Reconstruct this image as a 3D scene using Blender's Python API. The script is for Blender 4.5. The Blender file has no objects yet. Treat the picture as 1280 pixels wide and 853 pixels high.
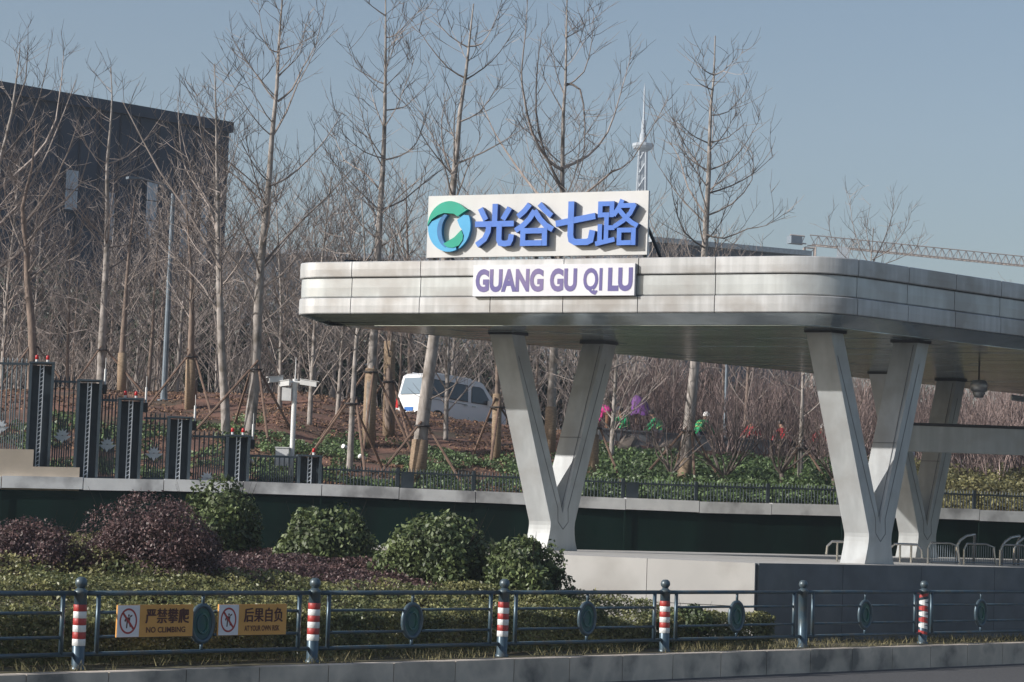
import bpy, math, random
import numpy as np
from mathutils import Vector, Matrix, noise

SC = bpy.context.scene
COL = SC.collection
R = math.radians
# ------------------------------------------------------------------ camera frame
F, PITCH, ROLL, EYE = 2800.0, math.atan(213.5/2800.0), R(2.0), 2.25
_cp, _sp, _cr, _sr = math.cos(PITCH), math.sin(PITCH), math.cos(ROLL), math.sin(ROLL)
CAM = Vector((0, 0, EYE))
def ray(px, py):
    u, v = px-640.0, py-426.5
    a, b = u*_cr+v*_sr, -u*_sr+v*_cr
    return Vector((a, _cp*F+_sp*b, _sp*F-_cp*b))
def P(px, py, Y):                     # survey point seen at (px,py) standing Y metres down the view
    d = ray(px, py); return CAM + d*(Y/d.y)
def onplane(px, py, p0, n):
    d = ray(px, py); return CAM + d*((p0-CAM).dot(n)/d.dot(n))
def to_px(p):
    d = p-CAM
    f = _cp*d.y+_sp*d.z; b = _sp*d.y-_cp*d.z
    a, b = d.x/f*F, b/f*F
    return (640+a*_cr-b*_sr, 426.5+a*_sr+b*_cr)
cd = bpy.data.cameras.new('camera'); cam = bpy.data.objects.new('camera', cd); COL.objects.link(cam)
r0, u0, f0 = Vector((1,0,0)), Vector((0,-_sp,_cp)), Vector((0,_cp,_sp))
cx, cy, cz = r0*_cr+u0*_sr, u0*_cr-r0*_sr, -f0
cam.matrix_world = Matrix(((cx.x,cy.x,cz.x,0),(cx.y,cy.y,cz.y,0),(cx.z,cy.z,cz.z,EYE),(0,0,0,1)))
cd.sensor_width = 36; cd.lens = F/1280*36; cd.clip_end = 8000; cd.clip_start = 0.5
SC.camera = cam
# ------------------------------------------------------------------ light
SUN_EL, SUN_AZ = R(26), R(249)          # azimuth clockwise from +Y
sd = Vector((math.sin(SUN_AZ)*math.cos(SUN_EL), math.cos(SUN_AZ)*math.cos(SUN_EL), math.sin(SUN_EL)))
sl = bpy.data.lights.new('sun', 'SUN'); sl.energy = 4.2; sl.angle = R(0.55); sl.color = (1.0, 0.962, 0.915)
so = bpy.data.objects.new('sun', sl); COL.objects.link(so); so.rotation_euler = sd.to_track_quat('Z', 'Y').to_euler(); so.location = (-40, -30, 60)
w = bpy.data.worlds.new('World'); SC.world = w; w.use_nodes = True
nt = w.node_tree; bg = nt.nodes['Background']
sky = nt.nodes.new('ShaderNodeTexSky'); sky.sky_type = 'NISHITA'; sky.sun_disc = False
sky.sun_elevation = SUN_EL; sky.sun_rotation = SUN_AZ; sky.air_density = 1.15; sky.dust_density = 2.3; sky.ozone_density = 1.9; sky.altitude = 20
nt.links.new(sky.outputs[0], bg.inputs[0]); bg.inputs[1].default_value = 0.080
SC.view_settings.view_transform = 'Standard'; SC.view_settings.look = 'None'; SC.view_settings.gamma = 1; SC.view_settings.exposure = 0.46
SC.cycles.max_bounces = 6; SC.cycles.diffuse_bounces = 3; SC.cycles.glossy_bounces = 3; SC.cycles.transparent_max_bounces = 8
SC.cycles.volume_bounces = 0; SC.cycles.use_denoising = True
# ------------------------------------------------------------------ materials
def pm(name, c1, c2=None, scale=4.0, rough=0.7, metal=0.0, bump=0.0, stretch=(1,1,1), island=0.0, detail=5.0, lo=0.35, hi=0.65, spec=0.5, c3=None, s3=0.6, trans=0.0, bscale=None):
    m = bpy.data.materials.new(name); m.use_nodes = True
    t = m.node_tree; N = t.nodes; L = t.links; b = N['Principled BSDF']
    b.inputs['Roughness'].default_value = rough; b.inputs['Metallic'].default_value = metal
    b.inputs['Specular IOR Level'].default_value = spec
    tc = N.new('ShaderNodeTexCoord'); mp = N.new('ShaderNodeMapping'); mp.inputs['Scale'].default_value = stretch
    L.new(tc.outputs['Object'], mp.inputs['Vector'])
    nz = N.new('ShaderNodeTexNoise'); nz.inputs['Scale'].default_value = scale; nz.inputs['Detail'].default_value = detail
    L.new(mp.outputs[0], nz.inputs['Vector'])
    rp = N.new('ShaderNodeValToRGB'); rp.color_ramp.elements[0].position = lo; rp.color_ramp.elements[1].position = hi
    c2 = c2 or tuple(x*0.75 for x in c1)
    rp.color_ramp.elements[0].color = (*c2, 1); rp.color_ramp.elements[1].color = (*c1, 1)
    L.new(nz.outputs['Fac'], rp.inputs[0]); out = rp.outputs[0]
    if c3:
        n3 = N.new('ShaderNodeTexNoise'); n3.inputs['Scale'].default_value = s3; n3.inputs['Detail'].default_value = 6
        L.new(tc.outputs['Object'], n3.inputs['Vector'])
        r3 = N.new('ShaderNodeValToRGB'); r3.color_ramp.elements[0].position = .48; r3.color_ramp.elements[1].position = .66
        L.new(n3.outputs['Fac'], r3.inputs[0])
        mx = N.new('ShaderNodeMixRGB'); L.new(r3.outputs[0], mx.inputs[0]); L.new(out, mx.inputs[1]); mx.inputs[2].default_value = (*c3, 1); out = mx.outputs[0]
    if island:
        g = N.new('ShaderNodeNewGeometry'); mr = N.new('ShaderNodeMapRange')
        mr.inputs[3].default_value = 1-island; mr.inputs[4].default_value = 1+island
        L.new(g.outputs['Random Per Island'], mr.inputs[0])
        hs = N.new('ShaderNodeHueSaturation'); L.new(mr.outputs[0], hs.inputs['Value']); L.new(out, hs.inputs['Color'])
        out = hs.outputs[0]
    L.new(out, b.inputs['Base Color'])
    if trans:
        tr = N.new('ShaderNodeBsdfTranslucent'); L.new(out, tr.inputs[0])
        ms = N.new('ShaderNodeMixShader'); ms.inputs[0].default_value = trans
        L.new(b.outputs[0], ms.inputs[1]); L.new(tr.outputs[0], ms.inputs[2]); L.new(ms.outputs[0], N['Material Output'].inputs[0])
    if bump:
        bp = N.new('ShaderNodeBump'); bp.inputs['Strength'].default_value = bump; bp.inputs['Distance'].default_value = 0.03
        if bscale:
            nb = N.new('ShaderNodeTexNoise'); nb.inputs['Scale'].default_value = bscale; nb.inputs['Detail'].default_value = 6
            L.new(mp.outputs[0], nb.inputs['Vector']); L.new(nb.outputs['Fac'], bp.inputs['Height'])
        else: L.new(nz.outputs['Fac'], bp.inputs['Height'])
        L.new(bp.outputs[0], b.inputs['Normal'])
    return m
M = {}
M['fascia'] = pm('fascia_panel', (.52,.525,.53), (.40,.405,.405), 2.2, .40, .15, .02, (3.2,3.2,.22), .10, c3=(.33,.315,.30), s3=1.0)
M['fascia_mid'] = pm('fascia_panel_cool', (.51,.535,.535), (.42,.44,.44), 2.0, .34, .2, .02, (3,3,.22), .08, c3=(.36,.36,.355), s3=1.0)
M['gap'] = pm('joint_gap', (.03,.03,.03), rough=.9)
M['soffit'] = pm('soffit_metal', (.45,.52,.565), (.31,.365,.40), 1.5, .2, .9, .10, (1,1,1), .22)
M['roof'] = pm('roof_sheet', (.10,.14,.20), (.07,.10,.15), 2, .5, .3)
M['column'] = pm('column_paint', (.47,.49,.495), (.39,.405,.41), 1.8, .36, .15, .02, (3,3,.25), c3=(.36,.36,.355), s3=1.3)
M['groove'] = pm('groove', (.20,.205,.21), rough=.7)
M['side_stone'] = pm('dark_side_stone', (.115,.13,.15), (.085,.097,.112), 2.2, .5, 0, .02, c3=(.15,.16,.17), s3=.7)  # plinth side slabs, darker in tone than the front slabs
M['seam'] = pm('seam', (.06,.06,.065), rough=.8)
M['board'] = pm('sign_board_white', (.60,.60,.59), (.54,.54,.53), 1.6, .5, 0, .01, (1,1,.3))
M['board2'] = pm('name_board_white', (.70,.70,.74), (.64,.64,.68), 2, .4)
M['blue'] = pm('letter_blue', (.075,.20,.62), (.065,.17,.55), 3, .35)
M['blueside'] = pm('letter_side', (.03,.08,.26), rough=.45)
M['violet'] = pm('letter_violet', (.105,.09,.27), (.17,.13,.29), .9, .5, lo=.42, hi=.58)
M['teal'] = pm('logo_teal', (.0,.36,.25), (.0,.32,.22), 3, .35)
M['sky_blue'] = pm('logo_light_blue', (.07,.38,.66), (.06,.34,.6), 3, .35)
M['midblue'] = pm('logo_mid_blue', (.03,.18,.42), rough=.35)
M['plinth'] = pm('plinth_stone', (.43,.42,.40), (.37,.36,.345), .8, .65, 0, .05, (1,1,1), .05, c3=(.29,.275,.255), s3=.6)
M['paving'] = pm('platform_paving', (.46,.45,.43), (.38,.37,.36), 3, .75)
M['coping'] = pm('coping_stone', (.78,.79,.80), (.68,.69,.70), 2.5, .6, 0, .05, c3=(.33,.33,.34), s3=1.0)
M['greenmesh'] = pm('green_mesh_cloth', (.004,.021,.016), (.002,.012,.009), 1.2, .9, 0, .1, (1,1,.3), spec=.15)
M['beige'] = pm('parapet_render', (.55,.47,.38), (.48,.41,.33), 2, .8)
M['fence'] = pm('fence_steel', (.05,.066,.08), (.038,.052,.064), 4, .45, .4)
M['fence2'] = pm('stepped_fence_steel', (.085,.112,.132), (.068,.09,.108), 4, .45, .3)
M['ornament'] = pm('fence_ornament', (.62,.66,.70), (.52,.56,.60), 6, .45, 0)
M['railpaint'] = pm('railing_paint', (.075,.125,.16), (.055,.09,.12), 5, .38, .3, c3=(.09,.10,.10), s3=5)
M['red'] = pm('reflective_red', (.42,.045,.04), (.34,.04,.035), 9, .5)
M['white'] = pm('white_paint', (.74,.74,.73), (.66,.66,.65), 5, .45)
M['redlamp'] = pm('red_lamp_plastic', (.55,.02,.02), rough=.25)
M['black'] = pm('black_plastic', (.02,.02,.022), rough=.5)
M['orange'] = pm('banner_orange', (.72,.36,.09), (.64,.31,.075), 2.5, .5)
M['ink'] = pm('banner_ink', (.10,.03,.02), rough=.6)
M['pinkwhite'] = pm('banner_white', (.80,.78,.80), (.72,.70,.73), 3, .5)
M['ringglass'] = pm('medallion_disc', (.02,.07,.10), (.015,.10,.07), 9, .3)
M['kerb'] = pm('kerb_concrete', (.68,.585,.485), (.52,.455,.38), 3, .85, 0, .15, (1,1,1), .09, c3=(.20,.185,.165), s3=1.5)
M['asphalt'] = pm('asphalt', (.085,.085,.088), (.055,.055,.058), 18, .85, 0, .2)
M['bedsoil'] = pm('bed_soil', (.10,.085,.05), (.045,.04,.022), 6, .95, 0, .5, c3=(.16,.14,.07), s3=2.2)
M['soil'] = pm('red_soil', (.215,.105,.070), (.10,.054,.040), 1.6, .95, 0, .9, c3=(.07,.05,.03), s3=.8, bscale=5)
M['plain'] = pm('far_ground', (.13,.11,.075), (.08,.08,.045), .05, .95)
M['bark'] = pm('pale_bark', (.39,.355,.33), (.25,.225,.205), 3.0, .9, 0, .25, (4,4,1.2), c3=(.15,.13,.11), s3=3)
M['bark2'] = pm('brown_bark', (.25,.19,.155), (.15,.115,.093), 3.0, .9, 0, .2, (4,4,1.5))
M['twig'] = pm('twig_bark', (.33,.285,.26), (.20,.17,.153), 2, .9, island=.45)
M['twig_red'] = pm('reddish_twig', (.33,.25,.23), (.17,.125,.113), .8, .9, island=.6)
M['burlap'] = pm('burlap_wrap', (.32,.235,.16), (.20,.145,.095), 9, .95, 0, .4, (1,1,6))
M['stake'] = pm('bamboo_stake', (.20,.13,.095), (.12,.075,.055), 6, .8)
M['strap'] = pm('tie_strap', (.05,.045,.045), rough=.9)
M['leaf_y'] = pm('leaf_yellow_green', (.26,.25,.105), (.095,.115,.046), 1.6, .45, island=.5, trans=.25)
M['leaf_p'] = pm('leaf_purple', (.155,.092,.086), (.075,.046,.048), 2.2, .5, island=.5, trans=.2)
M['leaf_g'] = pm('leaf_pittosporum', (.145,.185,.068), (.058,.082,.034), 2.0, .5, island=.5, trans=.2)
M['leaf_d'] = pm('leaf_dark_evergreen', (.030,.050,.024), (.016,.030,.016), .7, .45, island=.5, trans=.15)
M['leaf_c'] = pm('leaf_ground_cover', (.135,.20,.078), (.060,.095,.038), 1.0, .5, island=.6, trans=.2)
M['leaf_o'] = pm('leaf_olive_cover', (.26,.24,.105), (.12,.12,.05), .8, .5, island=.5, trans=.2)
M['drygrass'] = pm('dry_grass', (.27,.23,.12), (.15,.14,.06), 1.5, .8, island=.4, trans=.2)
M['stem'] = pm('shrub_stem', (.09,.065,.05), rough=.9)
M['carwhite'] = pm('van_paint', (.74,.75,.76), (.70,.71,.72), 2, .28, 0)
M['glass'] = pm('dark_glass', (.03,.04,.05), rough=.08, spec=.8)
M['glasspale'] = pm('pale_glass', (.22,.28,.33), (.17,.22,.27), .5, .12, spec=.8)
M['rubber'] = pm('tyre_rubber', (.02,.02,.02), rough=.9)
M['chrome'] = pm('grey_metal', (.45,.46,.47), (.38,.39,.40), 5, .35, .7)
M['steel'] = pm('stainless_steel', (.62,.60,.56), rough=.22, metal=.9)
M['pole'] = pm('grey_pole', (.16,.20,.24), rough=.5, metal=.2)
M['navy'] = pm('dark_cladding', (.024,.040,.070), (.017,.030,.055), .4, .5, 0, spec=.25)
M['panebl'] = pm('window_pane', (.42,.48,.56), (.28,.34,.42), .25, .2, spec=.6)
M['mullion'] = pm('mullion', (.016,.025,.045), rough=.6, spec=.25)
M['farblue'] = pm('far_wall_panel', (.19,.23,.27), (.16,.20,.24), .08, .6, 0, 0, (1,1,1))
M['fardark'] = pm('far_wall_dark', (.06,.08,.11), rough=.6)
M['tower'] = pm('hazed_white', (.44,.49,.54), rough=.7)  # white greyed and blued towards the sky, haze put into the colour
M['crane'] = pm('hazed_yellow', (.46,.38,.33), rough=.7)  # yellow dulled towards the sky, distance haze painted into it
M['skin'] = pm('skin', (.42,.25,.17), rough=.6)
M['hair'] = pm('hair', (.015,.013,.012), rough=.6)
M['vest'] = pm('hi_vis_green', (.0,.30,.10), (.0,.22,.08), 6, .7)
M['stripe'] = pm('reflective_stripe', (.60,.75,.25), rough=.4)
M['pink'] = pm('pink_jacket', (.65,.04,.28), (.50,.03,.2), 6, .8)
M['purple'] = pm('purple_cloth', (.20,.07,.30), (.12,.04,.19), 6, .8)
M['redcloth'] = pm('red_jacket', (.45,.02,.03), (.33,.015,.02), 6, .8)
M['navycloth'] = pm('navy_trousers', (.03,.04,.06), (.02,.025,.04), 6, .9)
M['browncloth'] = pm('brown_trousers', (.18,.09,.05), (.12,.06,.035), 6, .9)
M['concrete'] = pm('low_wall_concrete', (.22,.24,.26), (.16,.175,.19), 2, .85, 0, .1)
M['vasebark'] = pm('dark_shrub_bark', (.17,.14,.125), (.10,.08,.07), 3, .9, island=.4)
M['litter'] = pm('leaf_litter', (.24,.14,.085), (.10,.06,.04), 3, .95, island=.6)
M['rock'] = pm('flat_rock', (.24,.20,.17), (.15,.125,.11), 3, .9, 0, .4)
M['bluebox'] = pm('blue_plastic', (.03,.14,.42), rough=.5)
# ------------------------------------------------------------------ mesh helper
class MB:
    def __init__(s): s.v = []; s.f = []; s.m = []; s.cur = 0
    def add(s, vs, fs):
        b = len(s.v); s.v.extend(tuple(x) for x in vs); s.f.extend(tuple(i+b for i in f) for f in fs); s.m.extend([s.cur]*len(fs)); return s
    def hexa(s, p):       # p: 8 points, bottom ring 0-3, top ring 4-7
        return s.add(p, [(3,2,1,0),(4,5,6,7),(0,1,5,4),(1,2,6,5),(2,3,7,6),(3,0,4,7)])
    def obox(s, c, ax, ay, az):   # centre and half axes
        c, ax, ay, az = Vector(c), Vector(ax), Vector(ay), Vector(az)
        return s.hexa([c-ax-ay-az, c+ax-ay-az, c+ax+ay-az, c-ax+ay-az, c-ax-ay+az, c+ax-ay+az, c+ax+ay+az, c-ax+ay+az])
    def box(s, c, h): return s.obox(c, (h[0],0,0), (0,h[1],0), (0,0,h[2]))
    def tube(s, pts, rad, n=6, cap=True):
        pts = [Vector(p) for p in pts]
        if not hasattr(rad, '__len__'): rad = [rad]*len(pts)
        vs = []; k = len(pts); ref = None
        for i, p in enumerate(pts):
            t = (pts[min(i+1,k-1)]-pts[max(i-1,0)])
            if t.length < 1e-9: t = Vector((0,0,1))
            t.normalize()
            if ref is None: ref = Vector((1,0,0)) if abs(t.x) < .8 else Vector((0,1,0))
            x = (ref-t*ref.dot(t)); x.normalize(); y = t.cross(x); ref = x
            for j in range(n):
                a = 2*math.pi*j/n; vs.append(p+(x*math.cos(a)+y*math.sin(a))*rad[i])
        fs = [(i*n+j, i*n+(j+1)%n, (i+1)*n+(j+1)%n, (i+1)*n+j) for i in range(k-1) for j in range(n)]
        if cap: fs += [tuple(range(n-1,-1,-1)), tuple(range((k-1)*n, k*n))]
        return s.add(vs, fs)
    def prism(s, poly, o, ux, uy, un):    # polygon (x,y) in plane o,ux,uy extruded by vector un
        n = len(poly); A = [o+ux*x+uy*y for x, y in poly]; B = [p+un for p in A]
        area = sum(poly[i][0]*poly[(i+1)%n][1]-poly[(i+1)%n][0]*poly[i][1] for i in range(n))
        flip = (area > 0) == (ux.cross(uy).dot(un) > 0)
        ft = tuple(range(n-1,-1,-1)) if flip else tuple(range(n))
        fs = [ft, tuple(i+n for i in reversed(ft))]
        for i in range(n):
            q = (i, (i+1)%n, (i+1)%n+n, i+n); fs.append(q if flip else q[::-1])
        return s.add(A+B, fs)
    def lathe(s, c, prof, n=16):
        vs = []; c = Vector(c)
        for r, z in prof:
            for j in range(n):
                a = 2*math.pi*j/n; vs.append(c+Vector((r*math.cos(a), r*math.sin(a), z)))
        k = len(prof)
        fs = [(i*n+j, i*n+(j+1)%n, (i+1)*n+(j+1)%n, (i+1)*n+j) for i in range(k-1) for j in range(n)]
        fs += [tuple(range(n-1,-1,-1)), tuple(range((k-1)*n, k*n))]
        return s.add(vs, fs)
    def build(s, name, mat, parent=None, smooth=False):
        o = mesh_obj(name, s.v, s.f, mat, parent, smooth)
        if isinstance(mat, (list, tuple)): o.data.polygons.foreach_set('material_index', s.m)
        return o
ORG = {}
def org(o):
    while o is not None:
        if o.name in ORG: return ORG[o.name]
        o = o.parent
    return Vector((0,0,0))
def mesh_obj(name, v, f, mat, parent=None, smooth=False):
    me = bpy.data.meshes.new(name); off = org(parent)
    if off.length: v = [(x[0]-off.x, x[1]-off.y, x[2]-off.z) for x in v]
    me.from_pydata(v, [], f); me.update()
    return finish(name, me, mat, parent, smooth)
def finish(name, me, mat, parent, smooth=False):
    for m in (mat if isinstance(mat, (list, tuple)) else [mat]): me.materials.append(M[m] if isinstance(m, str) else m)
    if smooth: me.polygons.foreach_set('use_smooth', [True]*len(me.polygons))
    o = bpy.data.objects.new(name, me); COL.objects.link(o)
    if parent is not None: o.parent = parent
    return o
def np_obj(name, v, fs, mat, parent=None):        # v (N,3); fs list of index arrays (faces of equal size each)
    me = bpy.data.meshes.new(name); off = org(parent); v = np.asarray(v, dtype=np.float32) - np.array(off, dtype=np.float32)
    me.vertices.add(len(v)); me.vertices.foreach_set('co', v.ravel())
    tot = np.concatenate([np.full(len(f), f.shape[1], dtype=np.int32) for f in fs])
    idx = np.concatenate([f.ravel() for f in fs]).astype(np.int32)
    me.loops.add(len(idx)); me.loops.foreach_set('vertex_index', idx)
    me.polygons.add(len(tot)); st = np.concatenate([[0], np.cumsum(tot)[:-1]]).astype(np.int32)
    me.polygons.foreach_set('loop_start', st); me.update(calc_edges=True); me.validate()
    return finish(name, me, mat, parent)
def tag(o, label=None, cat=None, group=None, kind=None):
    if label: o['label'] = label
    if cat: o['category'] = cat
    if group: o['group'] = group
    if kind: o['kind'] = kind
    return o
def thing(name, loc, label, cat, group=None):
    o = bpy.data.objects.new(name, None); COL.objects.link(o); o.location = loc; o.empty_display_size = .2
    ORG[o.name] = Vector(loc); return tag(o, label, cat, group)
def copy_tree(o, parent=None):
    c = o.copy(); COL.objects.link(c)
    if parent is not None: c.parent = parent
    for ch in list(o.children): copy_tree(ch, c)
    return c
def struct(o): o['kind'] = 'structure'; return o
Z = Vector((0,0,1))
def lerp_tab(x, tab):
    if x <= tab[0][0]: return tab[0][1]
    for (a, p), (b, q) in zip(tab, tab[1:]):
        if x <= b: return p+(q-p)*(x-a)/(b-a)
    return tab[-1][1]
# ------------------------------------------------------------------ main directions
rr = Vector((.703,.711,0)).normalized(); qq = Vector((-rr.y, rr.x, 0))      # railing along / away from the road
R0 = P(97, 838, 29.7); R0.z = 0; R1 = P(1153, 808, 43.6); R1.z = 0
rr = (R1-R0).normalized(); qq = Vector((-rr.y, rr.x, 0))
def bed(s, t, z=0): return R0+rr*s+qq*t+Z*z
da = Vector((.918,-.396,0)).normalized(); db = Vector((.759,.651,0)).normalized()
CP = P(945, 703, 42.4); CP.z = 0           # plinth corner
nf = Vector((da.y, -da.x, 0)); nf = nf if nf.y < 0 else -nf                   # outward normals
ns = Vector((db.y, -db.x, 0))
# retaining wall behind the bed: survey points of the coping top
WALL = [P(-420,590,54.5), P(-200,592,55.2), P(0,595,56), P(200,599,56.8), P(410,606,57.6), P(640,616,58.5), P(850,626,59.3), P(1045,631,60.2), P(1280,639,61.6), P(1560,650,63.5), P(1900,660,66)]
wallY = [(p.x, p.y) for p in WALL]; wallZ = [(p.x, p.z) for p in WALL]
CREST = [P(-300,492,76), P(0,490,77), P(200,490,77.2), P(400,494,77.5), P(480,511,78), P(570,524,78.5), P(640,532,79), P(700,540,79.5), P(850,556,81), P(1050,572,83), P(1280,592,86.5), P(1700,604,92)]
crestZ = [(p.x, p.z) for p in CREST]
def terr(x, y):
    yw = lerp_tab(x, wallY); zc = lerp_tab(x, wallZ)-.12; s = y-yw
    k = min(1, max(0, (s-.3)/21.0)); k = k*k*(3-2*k)*.45+k*.55
    z = zc+(lerp_tab(x, crestZ)-zc)*k
    n = noise.noise(Vector((x*.35, y*.35, 0)))*.22+noise.noise(Vector((x*1.3, y*1.3, 3)))*.09
    return z+n*min(1, max(0, s-.8)/3)
def ground_hit(px, py, y0=None):
    d = ray(px, py); y = 40.0
    while y < 160:
        p = CAM+d*(y/d.y)
        if y > lerp_tab(p.x, wallY)+.3 and terr(p.x, p.y) >= p.z: return Vector((p.x, p.y, terr(p.x, p.y)))
        y += .1
    p = CAM+d*(80/d.y); return Vector((p.x, p.y, terr(p.x, p.y)))
# ------------------------------------------------------------------ ground
def grid(name, fx, nx, ny, mat):
    v = [fx(i/(nx-1), j/(ny-1)) for j in range(ny) for i in range(nx)]
    f = [(j*nx+i, j*nx+i+1, (j+1)*nx+i+1, (j+1)*nx+i) for j in range(ny-1) for i in range(nx-1)]
    o = mesh_obj(name, v, f, mat, None, True); return struct(o)
g = MB(); g.add([(-4000,-1500,-.62),(4000,-1500,-.62),(4000,6000,-.62),(-4000,6000,-.62)], [(0,1,2,3)])
struct(g.build('ground', 'plain'))
def sheet(name, s0, s1, t0, t1, z, mat):
    g = MB(); g.add([bed(s0,t0,z), bed(s1,t0,z), bed(s1,t1,z), bed(s0,t1,z)], [(0,1,2,3)]); return struct(g.build(name, mat))
sheet('road', -60, 120, -45, -.70, -.40, 'asphalt')
g = MB()
for k in range(-20, 70): g.obox(bed((k+.5)*1.25, -.575, -.21), rr*.617, qq*.125, Z*.215)
struct(g.build('kerb', 'kerb'))
def bedz(s, t): return 0 if t < 1.2 or s > 15.5 else min(.75, (t-1.2)*.16)*min(1, (15.5-s)/2)
def fx(u, v):
    s = -24+u*110; t = -.46+v*24; p = bed(s, t)
    p.z = bedz(s, t)+noise.noise(Vector((s*1.1, t*1.1, 0)))*.05*min(1, max(0, t+.3))-.015
    return p
grid('planting_bed', fx, 160, 44, 'bedsoil')
def fx(u, v):
    x = -60+u*120; y = lerp_tab(x, wallY)+.12+(v**1.6)*62; return Vector((x, y, terr(x, y)))
grid('soil_slope', fx, 200, 90, 'soil')
def fx(u, v):
    x = -700+u*1400; y = lerp_tab(max(-60,min(60,x)), wallY)+60+v*v*3000; xx = max(-60, min(60, x))
    return Vector((x*(1+v*3), y, terr(xx, lerp_tab(xx, wallY)+60)-.1))
grid('far_terrain', fx, 60, 12, 'plain')
# ------------------------------------------------------------------ retaining wall with coping
rw = thing('retaining_wall', (WALL[4].x, WALL[4].y, 0), 'long dark green mesh covered retaining wall with a pale stone coping behind the bushes', 'wall')
def walk(pts, step):
    out = []; carry = 0
    for a, b in zip(pts, pts[1:]):
        L = (b-a).length; d = carry
        while d < L: out.append((a.lerp(b, d/L), (b-a).normalized())); d += step
        carry = d-L
    return out
cop = MB(); gm = MB()
W = walk(WALL, 2.0); rnd = random.Random(3)
for (p, t), (q, _) in zip(W, W[1:]):
    n = Vector((t.y, -t.x, 0)).normalized()
    dz = Z*(rnd.uniform(-.012,.012))
    d = (q-p); e = d.normalized()*.01
    lo = -.30
    cop.hexa([p+e+n*.14+Z*lo+dz, q-e+n*.14+Z*lo+dz, q-e-n*.14+Z*lo+dz, p+e-n*.14+Z*lo+dz, p+e+n*.14+dz, q-e+n*.14+dz, q-e-n*.14+dz, p+e-n*.14+dz])
    jj = rnd.uniform(0,.03)
    gm.add([p+n*(.05+jj)-Z*(p.z+.3), q+n*(.05)-Z*(q.z+.3), q+n*.05+Z*(-.33+rnd.uniform(-.03,0)), p+n*(.05+jj)+Z*(-.33+rnd.uniform(-.03,0))], [(0,1,2,3)])
    if rnd.random() < .6: gm.obox(p+n*(.10+jj)-Z*(.33+(p.z+.3)/2-.15), t*.025, n*.012, Z*((p.z+.3)/2-.16))
    gm.add([p-n*.08-Z*(p.z+.3), q-n*.08-Z*(q.z+.3), q-n*.08-Z*.31, p-n*.08-Z*.31], [(3,2,1,0)])
cop.build('coping', 'coping', rw); gm.build('mesh_cover', 'greenmesh', rw)
# ------------------------------------------------------------------ spiked low fence on the coping
def wall_at(px):                       # point of the wall centre line seen at image column px
    best = min(walk(WALL, .05), key=lambda q: abs(to_px(q[0])[0]-px)); return best
wl = [w_ for w_ in walk(WALL, 2.0)]
ns_ = 0
for (p, t), (q, _) in zip(wl, wl[1:]):
    x0 = to_px(p)[0]
    if x0 < 395 or x0 > 1330: continue
    n = Vector((-t.y, t.x, 0)).normalized()
    p = p+n*.22; q = q+n*.22
    f = thing('spiked_fence', p, 'short dark steel spike railing standing along the pale coping', 'fence', 'spiked fence sections along the coping')
    b = MB()
    for k in range(22):
        c = p.lerp(q, (k+.5)/22); b.tube([c-Z*.25, c+Z*.44, c+Z*.52], [.015,.015,.003], 4)
    b.build('spike_bar', 'fence', f)
    e = (q-p).normalized(); hl = (q-p).length/2-.04
    for h in (.40, -.1): b = MB(); b.obox((p+q)/2+Z*h, e*hl, n*.018, Z*.022); b.build('rail', 'fence', f)
    b = MB(); b.obox(p+Z*.12, e*.035, n*.035, Z*.40); b.build('post', 'fence', f)
    if ns_ % 3 == 1: b = MB(); b.obox(p+e*.25+Z*.16, e*.16, n*.05, Z*.24); b.build('control_box', 'fence', f)
    ns_ += 1
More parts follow.
